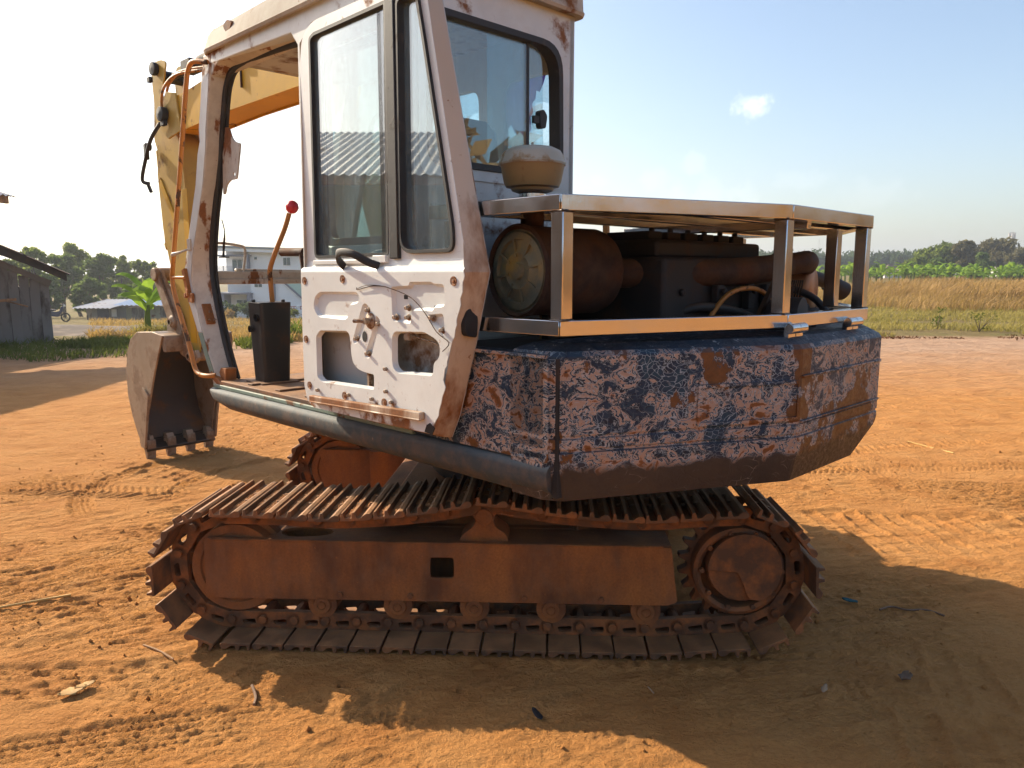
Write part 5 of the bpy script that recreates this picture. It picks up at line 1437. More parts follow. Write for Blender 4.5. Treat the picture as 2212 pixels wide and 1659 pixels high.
def blades(name, pts, h, wdt, rng, mat, lean=.35, wind=(.3, -.1)):
    """grass blades as two-segment tapering strips"""
    n = len(pts)
    P = np.asarray(pts, float)
    ang = rng.uniform(0, 2 * np.pi, n); hh = h * (.5 + .8 * rng.random(n)); ww = wdt * (.6 + .8 * rng.random(n))
    side = np.stack([np.cos(ang), np.sin(ang), np.zeros(n)], -1) * (ww[:, None] * .5)
    ln = rng.normal(size=(n, 2)) * lean + np.array(wind)
    mid = P + np.stack([ln[:, 0] * hh * .35, ln[:, 1] * hh * .35, hh * .55], -1)
    tip = P + np.stack([ln[:, 0] * hh, ln[:, 1] * hh, hh * (.95 - .25 * np.abs(ln[:, 0]))], -1)
    co = np.stack([P - side, P + side, mid + side * .75, mid - side * .75, tip + side * .12, tip - side * .12], 1).reshape(-1, 3)
    o = np.arange(n) * 6
    q = np.concatenate([np.stack([o, o + 1, o + 2, o + 3], -1), np.stack([o + 3, o + 2, o + 4, o + 5], -1)])
    m = bpy.data.meshes.new(name); fast_mesh(m, co, q)
    return link(name, m, mat, None, 0, 0)
def on_ground(x, y, dz=0): return np.stack([x, y, terrain(x, y) + dz], -1)

def banana_mesh(seed, h=2.2, nl=8, droop=1.0):
    rng = np.random.default_rng(seed); b = MB()
    for i in range(nl):
        a = 2 * math.pi * i / nl + rng.uniform(-.4, .4); L = h * rng.uniform(.45, .7); el = rng.uniform(.5, 1.25) if i % 3 else 1.35
        z0 = h * .42; base = Vector((0, 0, z0 + rng.uniform(-.1, .15) * h)); pts = []
        dirh = Vector((math.cos(a), math.sin(a), 0)); nn = 9
        for k in range(nn):
            t = k / (nn - 1); e = el - droop * 1.5 * t * t
            p = base.copy() if k == 0 else pts[-1] + (dirh * math.cos(e) + Vector((0, 0, math.sin(e)))) * L / (nn - 1)
            pts.append(p)
        side = dirh.cross(Vector((0, 0, 1)))
        wid = [0.0 if k < 2 else L * .17 * math.sin(math.pi * min(1, (k - 1.2) / (nn - 1.2))) ** .7 + .004 for k in range(nn)]
        o = len(b.v)
        for k, p in enumerate(pts):
            jig = rng.uniform(.75, 1.1)
            b.v += [tuple(p + side * wid[k] * jig + Vector((0, 0, -wid[k] * .35))), tuple(p + Vector((0, 0, .012))), tuple(p - side * wid[k] * rng.uniform(.75, 1.1) + Vector((0, 0, -wid[k] * .35)))]
        for k in range(nn - 1):
            b.f += [(o + 3 * k, o + 3 * k + 1, o + 3 * k + 4, o + 3 * k + 3), (o + 3 * k + 1, o + 3 * k + 2, o + 3 * k + 5, o + 3 * k + 4)]
    m = bpy.data.meshes.new('leaves'); m.from_pydata(b.v, [], b.f); m.materials.append(M['leaf_banana'])
    s = MB().tube([(0, 0, -.1), (.02, 0, h * .3), (0, .01, h * .5)], [h * .05, h * .04, h * .028], 8); sm = s.mesh('stem'); sm.materials.append(M['leaf_light'])
    return m, sm
def banana(label, loc, rz, pair, scale=1, group=None):
    t = empty('banana_plant', loc, rz); t.scale = (scale,) * 3; tag(t, label, 'banana plant', group)
    link('leaves', pair[0], None, t, 0, 0); link('stem', pair[1], None, t, 0, 50)
    return t
# ================================================================= right: dry field, banana row, far trees
rng = np.random.default_rng(11)
n = 42000
y = 18.8 + 24 * rng.random(n) ** 1.4; q = .18 + .75 * rng.random(n); x = q * y
y = y + .8 * fbm(x, y, 2.0, 3, 5) + .6 * vnoise(x * 1.3, y * 0, 8)
keep = (fbm(x, y, 2.2, 3, 40) + .25 * sstep(20, 30, y)) > -.14
o = blades('field_grass', on_ground(x, y)[keep], .17, .022, rng, M['grass_g'], .55); tag(o, 'short yellow green grass between the dirt yard and the tall dry grass', 'grass', kind='stuff')
n = 34000
y = 37 + 15 * rng.random(n); x = (.2 + .72 * rng.random(n)) * y
y = y + 1.5 * fbm(x, y, 4, 3, 9)
hh_ = .35 + .95 * sstep(17, 25, x) + .3 * fbm(x, y, 3.0, 3, 77)
P = on_ground(x, y)
k = np.clip(hh_ / 1.3, .15, 1.2)
o1 = blades('tall_grass', P, 1.0, .05, rng, M['dry'], .28, (.42, -.05))
co = np.empty(len(o1.data.vertices) * 3, np.float32); o1.data.vertices.foreach_get('co', co); co = co.reshape(-1, 6, 3)
base = P[:, None, :]
co = base + (co - base) * np.stack([k, k, k], -1)[:, None, :] * 1.0
o1.data.vertices.foreach_set('co', co.astype(np.float32).ravel()); o1.data.update()
tag(o1, 'tall tawny dry grass bending in the wind across the field', 'grass', kind='stuff')
n = 9000
y = 30 + 9 * rng.random(n); x = (.2 + .72 * rng.random(n)) * y
sel = fbm(x, y, 3.5, 3, 33) > .05
o = blades('straw_tufts', on_ground(x, y)[sel], .55, .035, rng, M['dry'], .4, (.3, -.1)); tag(o, 'straw coloured tufts standing in the short field grass', 'grass', kind='stuff')
# weeds and leaf litter along the edge of the yard
n = 5000
x = 4 + 16 * rng.random(n); y = 18.0 + 1.6 * rng.random(n) + .8 * fbm(x, x * 0, 1.5, 2, 3)
sel = fbm(x, y, .8, 3, 21) > .08
o = blades('edge_litter', on_ground(x, y)[sel], .05, .03, rng, leaf_mat('litter', (.09, .04, .02), (.2, .10, .05), .1), 1.2); tag(o, 'dead leaves and roots along the edge of the yard', 'leaf litter', kind='stuff')
def weed(px, Y, h, w, seed, label, mat, n=500, leaf=.09):
    p = unproject(px, 600, Y); rg = np.random.default_rng(seed)
    cs = [(w * .4 * rg.normal(), w * .4 * rg.normal(), h * rg.uniform(.2, .9)) for _ in range(7)]
    t = empty('weed', (p.x, Y, gz(p.x, Y))); tag(t, label, 'weed')
    co, q_ = leaf_cloud(cs, [h * .22] * 7, n, leaf, rg); cloud_obj('foliage', co, q_, mat, t)
    b = MB()
    for c in cs[:5]: b.tube([(0, 0, 0), (c[0] * .5, c[1] * .5, c[2] * .6), c], [.012, .008, .004], 5)
    b.build('stem', M['bark'], t, 0, 60)
weed(2125, 20.5, .62, .28, 3, 'green leafy weed at the edge of the dirt beyond the counterweight', M['grass_d'], 130, .035)
weed(2035, 21.5, .62, .14, 6, 'thin bare weed leaning in the field grass', M['grass_d'], 90, .04)

# banana row: about forty plants at the far edge of the field
bm_ = [banana_mesh(s_, 2.4, 9) for s_ in (1, 2, 3)]
rnd = random.Random(5)
for i in range(64):
    Y = 84 + rnd.uniform(0, 12); px = 1640 + 9.6 * i + rnd.uniform(-5, 5)
    p = unproject(px, 600, Y)
    banana('broad leaved banana plant in the row at the far edge of the field', (p.x, Y, gz(p.x, Y) - .15), rnd.uniform(0, 6.28), bm_[i % 3], rnd.uniform(.8, 1.15), 'banana plants beyond the field')

def far_tree(px, top, Y, w_px, label, mat, seed, n=2600, leaf=.5, trunk_h=.12, lobes=16, group=None, name='broadleaf_tree'):
    p = unproject(px, top, Y); g = gz(p.x, Y); w = w_px / 1661.0 * Y
    return tree(name, label, (p.x, Y, g), p.z - g, w, mat, seed, n, leaf, trunk_h, group, 'tree', lobes)
far_tree(1978, 560, 118, 62, 'low light green tree right beside the brown roofed house', M['leaf_light'], 21, 2600, .42)
far_tree(2030, 533, 128, 84, 'wide green tree in the middle of the far trees', M['leaf_mid'], 22, 4200, .45, .1, 22)
far_tree(2036, 562, 112, 56, 'dark rounded low tree standing before the wide green tree', M['leaf_dark'], 23, 2600, .4)
far_tree(2090, 519, 124, 64, 'tallest grey green tree of the far trees', M['leaf_grey'], 24, 4200, .42, .15, 22)
far_tree(2112, 540, 132, 40, 'dark narrow tree behind the tallest tree', M['leaf_dark'], 25, 2200, .42)
far_tree(2160, 527, 136, 96, 'broad brownish tree with a flat crown beneath the mast', M['leaf_grey'], 26, 4600, .45, .25, 24)
far_tree(2128, 546, 116, 36, 'small dark green tree before the white sheds', M['leaf_dark'], 27, 2000, .38)
far_tree(2208, 538, 126, 60, 'dull green tree cut by the right edge of the photo', M['leaf_grey'], 28, 2600, .45)
far_tree(2262, 532, 130, 80, 'bushy tree beyond the right edge of the photo', M['leaf_mid'], 29, 2600, .45)
far_tree(2004, 571, 106, 34, 'yellow green bush just behind the banana row', M['leaf_light'], 30, 1500, .35, .05, 10)
far_tree(2100, 577, 104, 44, 'light green bush under the tallest tree', M['leaf_light'], 31, 1600, .35, .05, 10)
far_tree(2190, 572, 108, 60, 'dark green bush beside the white sheds', M['leaf_mid'], 32, 2000, .38, .05, 12)
far_tree(1893, 570, 112, 28, 'grey green shrub left of the brown roofed house', M['leaf_eu'], 33, 1200, .35, .05, 10)
# eucalyptus: slender trees above a dark plantation
def eu_meshes(seed):
    rg = np.random.default_rng(seed); h = 15.0
    cs = [(.5 * rg.normal() * .6, .5 * rg.normal() * .6, h * (.30 + .68 * i / 13)) for i in range(14)]
    rs = [1.5 * (1 - .55 * i / 13) * rg.uniform(.7, 1.2) for i in range(14)]
    co, q_ = leaf_cloud(cs, rs, 900, .5, rg, 1.1)
    m = bpy.data.meshes.new('crown'); fast_mesh(m, co, q_); m.materials.append(M['leaf_eu'])
    t = MB().tube([(0, 0, -.5), (.1, 0, h * .5), (0, 0, h * .97)], [.16, .11, .03], 6).mesh('trunk'); t.materials.append(M['bark'])
    return m, t
eus = [eu_meshes(s_) for s_ in (41, 42, 43, 44)]
rnd = random.Random(9)
tops = [(1893, 547), (1905, 549), (1917, 540), (1930, 541), (1939, 543), (1955, 538), (1977, 539), (1949, 550), (1985, 545), (1884, 545), (1830, 551), (1812, 549), (1795, 555), (1775, 552), (1760, 556), (1742, 553), (1725, 557), (1700, 555), (1680, 558), (1660, 556)]
for i, (px, ty) in enumerate(tops):
    Y = 235 + rnd.uniform(-10, 10); p = unproject(px, ty, Y); g = gz(p.x, Y)
    t = empty('eucalyptus_tree', (p.x, Y, g), rnd.uniform(0, 6)); t.scale = ((p.z - g) / 15.0 * rnd.uniform(.85, 1.1),) * 2 + ((p.z - g) / 15.0,)
    tag(t, 'slender eucalyptus rising above the far plantation', 'tree', 'eucalyptus trees on the skyline')
    link('crown', eus[i % 4][0], None, t, 0, 0); link('trunk', eus[i % 4][1], None, t, 0, 60)
rg = np.random.default_rng(77)
cs, rs = [], []
for i in range(230):
    px = 1600 + 420 * rg.random(); Y = 215 + 18 * rg.random(); p = unproject(px, 556 + 6 * rg.random(), Y)
    for zf in (.95, .7, .42, .16): cs.append((p.x, Y, p.z * zf + rg.normal() * .3)); rs.append(2.0 * rg.uniform(.6, 1.2))
co, q_ = leaf_cloud(cs, rs, 26000, .75, rg, 1.0)
o = cloud_obj('far_plantation', co, q_, M['leaf_eu'], None); tag(o, 'dark band of plantation trees along the horizon', 'wood', kind='stuff')
# brown-roofed house, white sheds and mast far off
M['roof_brown'] = flat_mat('roof_brown', (.20, .13, .10), .7)
M['wall_pale'] = flat_mat('wall_pale', (.62, .60, .56), .8)
def hip_house(px0, px1, ytop, ybase, Y, label, roof, wall):
    a = unproject(px0, ybase, Y); c = unproject(px1, ytop, Y); g = gz((a.x + c.x) / 2, Y); cx = (a.x + c.x) / 2; w = c.x - a.x
    t = empty('far_house', (cx, Y, g)); tag(t, label, 'house')
    H = c.z - g; e = H * .45; d = w * .7
    b = MB().box((0, 0, e / 2), (w * .86, d * .86, e)); b.build('wall', wall, t, .02)
    b = MB(); b.add([(-w / 2, -d / 2, e), (w / 2, -d / 2, e), (w / 2, d / 2, e), (-w / 2, d / 2, e), (-w * .12, 0, H), (w * .12, 0, H)], [(0, 1, 5, 4), (1, 2, 5), (2, 3, 4, 5), (3, 0, 4), (0, 3, 2, 1)])
    b.add([(w * .05, -d * .62, e), (w * .5, -d * .62, e), (w * .27, -d * .62, e + H * .3), (w * .27, 0, e + H * .3), (w * .5, -d * .3, e), (w * .05, -d * .3, e)], [(0, 1, 2), (1, 4, 3, 2), (5, 0, 2, 3)])
    b.build('roof', roof, t, 0, 0)
    for s_ in (-.25, .15): b = MB().box((w * s_, -d * .43 - .03, e * .5), (w * .12, .06, e * .5)); b.build('window', M['window_dark'], t)
hip_house(1902, 1946, 571, 592, 126, 'brown hip roofed house among the far trees', M['roof_brown'], M['wall_pale'])
def long_shed(px0, px1, ytop, Y, label):
    a = unproject(px0, 590, Y); c = unproject(px1, ytop, Y); g = gz(a.x, Y); w = c.x - a.x; H = max(2.0, c.z - g)
    t = empty('far_shed', ((a.x + c.x) / 2, Y, g)); tag(t, label, 'shed')
    b = MB().box((0, 0, H * .38), (w * .95, 4, H * .76)); b.build('wall', M['wall_pale'], t, .02)
    b = MB().prism([(-2.6, H * .76), (2.6, H * .76), (2.6, H * .80), (0, H), (-2.6, H * .80)], lambda yv, z, xv: (xv, yv, z), -w / 2, w / 2); b.build('roof', flat_mat('shed_roof', (.55, .55, .52), .6), t, .01)
    for s_ in (-.2, .1, .35): b = MB().box((w * s_, -2.03, H * .35), (w * .07, .08, H * .4)); b.build('opening', M['window_dark'], t)
long_shed(2140, 2178, 570, 142, 'long white shed behind the small dark tree')
long_shed(2106, 2124, 567, 146, 'short white shed left of the small dark tree')
p0 = unproject(2187, 501, 420); g = gz(p0.x, 420)
t = empty('mast', (p0.x, 420, g)); tag(t, 'thin telecom mast above the brownish tree', 'mast')
b = MB(); Hm = p0.z - g
for sx, sy in ((-1, -1), (1, -1), (1, 1), (-1, 1)): b.bar((sx * 1.3, sy * 1.3, 0), (sx * .5, sy * .5, Hm), .22, .22)
for k in range(12):
    z0, z1 = Hm * k / 12, Hm * (k + 1) / 12; w0 = 1.3 - .8 * k / 12; w1 = 1.3 - .8 * (k + 1) / 12
    for s_ in (-1, 1): b.bar((-w0 * s_, -w0, z0), (w1 * s_, -w1, z1), .12, .12); b.bar((-w0 * s_, w0, z0), (w1 * s_, w1, z1), .12, .12)
b.build('lattice', flat_mat('mast_grey', (.25, .22, .22), .6), t)
b = MB()
for a in range(6): b.box((1.5 * math.cos(a * 1.047), 1.5 * math.sin(a * 1.047), Hm - 2), (.5, .5, 3.2)); b.bar((0, 0, Hm - 2), (1.5 * math.cos(a * 1.047), 1.5 * math.sin(a * 1.047), Hm - 2), .2, .2)
b.build('antenna', flat_mat('antenna_grey', (.4, .38, .38), .6), t)
p0 = unproject(1770, 516, 500); g = gz(p0.x, 500)
t = empty('radio_mast', (p0.x, 500, g)); tag(t, 'hair thin guyed mast seen through the engine guard', 'mast')
b = MB().cyl((0, 0, 0), (0, 0, p0.z - g), .14, .1, 6); b.build('pole', flat_mat('mast_pale', (.4, .38, .38), .6), t)
b = MB().bar((0, 0, p0.z - g), (6, 0, 0), .05, .05).bar((0, 0, p0.z - g), (-6, 0, 0), .05, .05); b.build('guy_wire', flat_mat('guy', (.4, .38, .38), .6), t)

# ================================================================= left: trees, shack, shed, roof, bank
defs = [(70, 528, 60, 80, M['leaf_mid'], 'feathery tree right behind the low plank shed'), (128, 545, 66, 90, M['leaf_dark'], 'dense dark tree between shed and blue roofed shack'),
        (165, 524, 72, 95, M['leaf_mid'], 'tallest feathery tree of the left trees'), (218, 545, 70, 85, M['leaf_dark'], 'dark tree directly above the blue roofed shack'),
        (258, 548, 76, 70, M['leaf_light'], 'yellowish green tree right of the tallest left tree'), (310, 560, 74, 80, M['leaf_mid'], 'thin crowned tree behind the banana plant'),
        (355, 588, 68, 60, M['leaf_grey'], 'sparse brownish tree next to the bucket arm'), (20, 556, 66, 80, M['leaf_mid'], 'tree half hidden behind the shed roof'),
        (385, 630, 62, 50, M['leaf_light'], 'bright green bush behind the excavator arm'), (100, 590, 58, 70, M['leaf_dark'], 'low dark tree beside the parked motorcycle'), (190, 600, 60, 80, M['leaf_dark'], 'low shady tree behind the shack roof'),
        (290, 610, 62, 80, M['leaf_dark'], 'low dark tree behind the shack and the banana plant')]
for i, (px, ty, Y, wpx, mt, lb) in enumerate(defs):
    p = unproject(px, ty, Y); g = gz(p.x, Y)
    tree('leafy_tree', lb, (p.x, Y, g), p.z - g, wpx / 1661 * Y, mt, 100 + i, 5200 if i < 7 else 3200, .17, .22 if i < 8 else .08, 'trees behind the shack', 'tree', 44, small=True)
p = unproject(500, 640, 95)
for i, (px, ty, wpx) in enumerate(((470, 640, 40), (455, 628, 40))):
    p = unproject(px, ty, 80); g = gz(p.x, 80)
    tree('leafy_tree', ('low green tree left of the white house', 'small tree peeping out beside the white house')[i], (p.x, 80, g), p.z - g, wpx / 1661 * 80, M['leaf_mid'], 140 + i, 1600, .25, .1, 'trees behind the shack')

M['zinc'] = worn('zinc_sheet', (.42, .43, .44), rust=(.16, .09, .05), lo=.56, hi=.68, scale=1.2, rough=.45, metal=.5, dust=.2, streak=True)
M['zinc_blue'] = worn('zinc_blue', (.20, .30, .44), rust=(.25, .28, .32), lo=.55, hi=.68, scale=1.2, rough=.35, metal=.3, dust=.1)
M['wood'] = worn('raw_wood', (.36, .19, .085), rust=(.17, .09, .045), lo=.5, hi=.65, scale=6, rough=.8, dust=.1)
M['plank'] = worn('weathered_plank', (.22, .205, .185), rust=(.08, .062, .05), lo=.5, hi=.62, scale=2.6, rough=.85, dust=.15, streak=True, perobj=True)
M['roof_dark'] = worn('old_roof', (.045, .034, .028), rust=(.10, .055, .03), lo=.5, hi=.65, scale=3, rough=.8, dust=.3)
def corrugated(b, x0, x1, y0, y1, zf, pitch=.09, amp=.016, along='y'):
    """wavy sheet; zf(x, y) gives its plane"""
    nx = int((x1 - x0) / (pitch / 4)) if along == 'y' else 2
    ny = 2 if along == 'y' else int((y1 - y0) / (pitch / 4))
    o = len(b.v)
    for i in range(nx):
        for j in range(ny):
            x = x0 + (x1 - x0) * i / (nx - 1); yv = y0 + (y1 - y0) * j / (ny - 1)
            w = amp * math.sin(2 * math.pi * (x if along == 'y' else yv) / pitch)
            b.v.append((x, yv, zf(x, yv) + w))
    for i in range(nx - 1):
        for j in range(ny - 1): b.f.append((o + i * ny + j, o + (i + 1) * ny + j, o + (i + 1) * ny + j + 1, o + i * ny + j + 1))
# woods behind the photographer, mirrored in the bright guard rails
rg = np.random.default_rng(55); cs, rs = [], []
for i in range(90):
    a_ = R(60 + 175 * rg.random()); d_ = 42 + 16 * rg.random(); hh_ = rg.uniform(3, 9)
    for zf in (.9, .6, .3): cs.append((d_ * math.sin(a_), d_ * math.cos(a_), hh_ * zf)); rs.append(2.4 * rg.uniform(.7, 1.3))
co, q_ = leaf_cloud(cs, rs, 9000, 1.1, rg, 1.0)
o = cloud_obj('woods', co, q_, M['dry'], None); tag(o, 'woods around the rest of the yard, mirrored in the guard rails', 'wood', kind='stuff')
# long open-sided shed beside the yard, its far roof corner reaching into the picture
os_ = empty('open_shed', (-12.5, 4, 0)); tag(os_, 'tin roofed open shed whose roof corner shows at the left edge', 'shed')
EX, EZ, RZ, Y0_, Y1_ = -10.05, 3.08, 4.3, -14, 16.0
def roofplane(x, yv): return EZ + (EX - x) * .30
b = MB(); corrugated(b, -15.2 + 12.5, EX + 12.5, Y0_ - 4, Y1_ - 4, lambda x, yv: roofplane(x - 12.5, yv), .16, .02, 'x'); b.build('roof_sheet', M['zinc'], os_, 0, 60)
for xx in (-10.19, -11.6, -13.0, -14.5):
    b = MB().box((xx + 12.5, (Y0_ + Y1_) / 2 - 4 - .05, roofplane(xx, 0) - .105), (.07, Y1_ - Y0_ - .12, .16)); b.build('purlin', M['wood'], os_, .004)
for yv in (-12, -7.5, -3, 1.5, 6, 10.5, 13.6):
    b = MB().box((-12.1 + 12.5, yv - 4, 1.7), (.16, .16, 3.6)).box((-14.9 + 12.5, yv - 4, 2.1), (.16, .16, 4.5)); b.build('post', M['wood'], os_, .01)
    b = MB().bar((-10.3 + 12.5, yv - 4, roofplane(-10.3, 0) - .22), (-15.0 + 12.5, yv - 4, roofplane(-15, 0) - .22), .07, .12); b.build('rafter', M['wood'], os_, .004)
b = MB(); nw = 300
for i in range(nw): b.v += [(-14.7 + 12.5 + .02 * math.sin(i * 1.57), Y0_ - 4 + (Y1_ - 2.5 - Y0_) * i / (nw - 1), z_) for z_ in (.0, 4.2)]
for i in range(nw - 1): b.f.append((2 * i, 2 * i + 2, 2 * i + 3, 2 * i + 1))
b.build('back_wall', M['zinc'], os_, 0, 60)

# low plank shed with a sagging dark roof
ps = empty('plank_shed', (-10.36, 17.2, gz(-10.9, 17.2)), R(31)); tag(ps, 'low weathered plank shed with a sagging dark roof at the left edge', 'shed')
x_r = 0.0
nb = 17
rnd = random.Random(2)
for i in range(nb):
    xw = x_r - .02 - i * .19
    top = 1.33 + (x_r - xw) * .50
    b = MB().box((xw, rnd.uniform(-.012, .012), top / 2 - .1 + rnd.uniform(-.03, .01)), (.187, .025, top + .2), (0, R(rnd.uniform(-.8, .8)), 0)); b.build('plank', M['plank'], ps, .003)
b = MB().box((x_r - 1.6, 1.5, .6), (3.0, 2.9, 1.3)); b.build('inner_wall', M['roof_dark'], ps)
b = MB().bar((x_r + .10, -.05, 1.33), (x_r - 3.4, -.05, 3.08), .05, .13).bar((x_r + .02, -.02, 1.06), (x_r - .05, .3, 1.06), .10, .10); b.build('verge_board', M['plank'], ps, .005)
b = MB().box((x_r - .02, .05, .65), (.10, .10, 1.4)); b.build('corner_post', M['plank'], ps, .01)
b = MB().bar((x_r - 1.6, -.35, .92), (x_r - .55, -.30, 1.0), .05, .06).bar((x_r - .75, -.3, .97), (x_r - .35, -.28, .84), .03, .03); b.build('wall_rail', M['wood'], ps, .006)
b = MB(); rings = []
for i in range(12):
    t_ = i / 11; xx = x_r + .42 - 4.2 * t_; zz = 1.50 + 2.1 * t_ + .04 * math.sin(9 * t_)
    rings.append([(xx, -.45, zz - .12 - .22 * t_), (xx, 3.2, zz), (xx, 3.2, zz + .06), (xx, -.45, zz + .05)])  # deep front edge shaped to stand for the shaded underside of the overhang
loft(b, rings); b.build('roof', M['roof_dark'], ps, .01)
for i in range(9):
    b = MB().box((x_r + .30 - i * .42, -.50, 1.62 + i * .21), (.40, .12, .025), (R(6), R(26.5), 0)); b.build('roof_shingle', M['roof_dark'], ps, .004)

# bank of dark earth and blue-roofed shack
M['bank'] = worn('bank_earth', (.085, .058, .040), rust=(.15, .095, .055), lo=.5, hi=.65, scale=2, rough=.95, dust=.0, dustc=(.3, .2, .12), bump=.6)
bx = np.linspace(-17.5, -9.2, 120); by = np.linspace(21.5, 27, 60); BX, BY = np.meshgrid(bx, by)
prof = np.sin(np.clip((BY - 21.5) / 5.5, 0, 1) * np.pi) ** .6 * sstep(-17.5, -16, BX) * (1 - sstep(-11, -9.2, BX))
BZ = terrain(BX.ravel(), BY.ravel()) - .1 + (prof.ravel() * (.34 + .12 * fbm(BX.ravel(), BY.ravel(), 1.6, 2, 3)))
m = bpy.data.meshes.new('earth_bank'); ii = np.arange(120 * 60).reshape(60, 120)
fast_mesh(m, np.stack([BX.ravel(), BY.ravel(), BZ], -1), np.stack([ii[:-1, :-1], ii[:-1, 1:], ii[1:, 1:], ii[1:, :-1]], -1).reshape(-1, 4))
o = link('earth_bank', m, M['bank'], None, 0, 0); m.polygons.foreach_set('use_smooth', [True] * len(m.polygons)); tag(o, kind='structure')

SY = 52
a0 = unproject(188, 690, SY); a1 = unproject(372, 690, SY); g = gz(a0.x, SY)
sh = empty('shack', ((a0.x + a1.x) / 2, SY, g)); tag(sh, 'low shack with a blue tin roof under the left trees', 'shack')
w = a1.x - a0.x; H = unproject(240, 662, SY).z - g
b = MB(); npl = 15
cols = [M['plank'], worn('shack_board', (.26, .25, .17), lo=.6, hi=.7, scale=2, rough=.8), worn('shack_grey', (.17, .17, .17), lo=.6, hi=.7, scale=2, rough=.8)]
for i in range(npl):
    ww_ = w / npl; b = MB().box((-w / 2 + ww_ * (i + .5), 0, H * .46), (ww_ * .97, .06, H * .92)); b.build('wall_panel', cols[(i * 7 // 3) % 3], sh, .005)
b = MB().box((0, 1.8, H * .45), (w * .98, 3.4, H * .9)); b.build('inner_wall', M['roof_dark'], sh)
b = MB().box((-w * .30, -.06, H * .42), (.75, .06, H * .8)); b.build('door', flat_mat('shack_door', (.03, .035, .07), .6), sh, .005)
b = MB(); corrugated(b, -w * .12, w * .56, -1.0, 3.8, lambda x, yv: H + .12 + .13 * (yv + 1) * .9, .30, .03); b.build('blue_roof', M['zinc_blue'], sh, 0, 60)
b = MB(); corrugated(b, -w * .56, -w * .10, -1.2, 3.6, lambda x, yv: H - .05 + .10 * (yv + 1) * .9, .30, .03); b.build('grey_roof', M['zinc'], sh, 0, 60)
b = MB().box((-w * .17, -.07, H * .52), (.34, .04, .5)); b.build('notice_board', M['wall_pale'], sh, .005)

# parked motorcycle, seen from the side
MY = 44; pm = unproject(122, 700, MY); g = gz(pm.x, MY)
mo = empty('motorcycle', (pm.x, MY, g), R(8)); tag(mo, 'small dark motorcycle parked under the trees by the shack', 'motorcycle')
for xx in (-.52, .52):
    b = MB().lathe([(.20, -.045), (.25, -.04), (.27, 0), (.25, .04), (.20, .045)], (xx, 0, .27), (0, 1, 0), 24); wl = b.build('wheel', M['rubber'], mo, 0, 60)
    b = MB().lathe([(.03, -.05), (.03, .05)], (xx, 0, .27), (0, 1, 0), 12)
    for s_ in range(6): b.bar((xx, 0, .27), (xx + .2 * math.cos(s_ * 1.047), 0, .27 + .2 * math.sin(s_ * 1.047)), .012, .012)
    b.build('rim', M['worn_steel'], wl)
b = MB().prism(rounded([(-.45, .40), (-.1, .32), (.18, .30), (.40, .62), (.46, .86), (.38, .90), (.24, .62), (-.02, .58), (-.55, .66), (-.70, .60)], .04, 3), lambda x, z, yv: (x, yv, z), -.10, .10); b.build('body', flat_mat('bike_blue', (.02, .03, .08), .35), mo, .02)
b = MB().prism(rounded([(-.62, .64), (-.05, .62), (.02, .70), (-.30, .76), (-.62, .76)], .03, 3), lambda x, z, yv: (x, yv, z), -.11, .11); b.build('seat', M['rubber'], mo, .02)
b = MB().tube([(.52, 0, .27), (.42, 0, .80), (.38, 0, 1.0)], .03, 8).tube([(.34, -.32, 1.02), (.40, 0, 1.0), (.34, .32, 1.02)], .014, 8); b.build('fork', M['worn_steel'], mo)
b = MB().lathe([(0, 0), (.07, .01), (.06, .08), (0, .1)], (.46, 0, .92), (1, 0, .1), 16); b.build('headlight', M['wall_pale'], mo, 0, 60)

# banana plant and grass by the bank
bp1 = banana_mesh(12, 1.85, 10, 1.05)
p = unproject(322, 712, 20); banana('young banana plant with torn leaves standing behind the bucket', (p.x, 20, gz(p.x, 20) - .05), R(200), bp1, 1.0)
n = 6500
y = 11.5 + 6.0 * rng.random(n); x = -(.48 + .42 * rng.random(n)) * y
keep = (fbm(x, y, 1.2, 3, 15) + .5 * sstep(13, 16.5, y) - .35 * sstep(-8.3, -7.0, x)) > .05
o = blades('verge_grass', on_ground(x, y)[keep], .17, .022, rng, M['grass_d'], .6); tag(o, 'dark green grass and weeds before the plank shed', 'grass', kind='stuff')
n = 5200
y = 15.8 + 1.8 * rng.random(n); x = -9.6 + 4.6 * rng.random(n); keep = fbm(x, y, .7, 3, 19) > .06
o = blades('roadside_weeds', on_ground(x, y)[keep], .2, .03, rng, M['grass_d'], .6); tag(o, 'patchy low weeds along the track behind the bucket', 'grass', kind='stuff')
n = 900
x = -9.9 + 1.5 * rng.random(n) + .0; y = 19.8 + .8 * rng.random(n)
o = blades('bank_grass', on_ground(x, y), .42, .03, rng, M['grass_g'], .9); tag(o, 'bright grass clump at the foot of the banana plant', 'grass', kind='stuff')
n = 16000
y = 18 + 40 * rng.random(n) ** 1.6; x = (-.55 + .5 * rng.random(n)) * y
keep = fbm(x, y, 2.5, 3, 25) > -.08
o = blades('waste_grass', on_ground(x, y)[keep], .26, .035, rng, M['dry'], .6); tag(o, 'dry grass on the waste land before the white house', 'grass', kind='stuff')
wl_ = random.Random(4)
p = unproject(632, 715, 19.5); rg = np.random.default_rng(8)
o = blades('lily_clump', np.stack([p.x + .35 * rg.normal(size=160), 19.5 + .3 * rg.normal(size=160), np.zeros(160) + gz(p.x, 19.5)], -1), .55, .05, rg, M['leaf_light'], .7, (.0, 0)); tag(o, 'clump of long pale leaves right beside the open door', 'plant', kind='stuff')
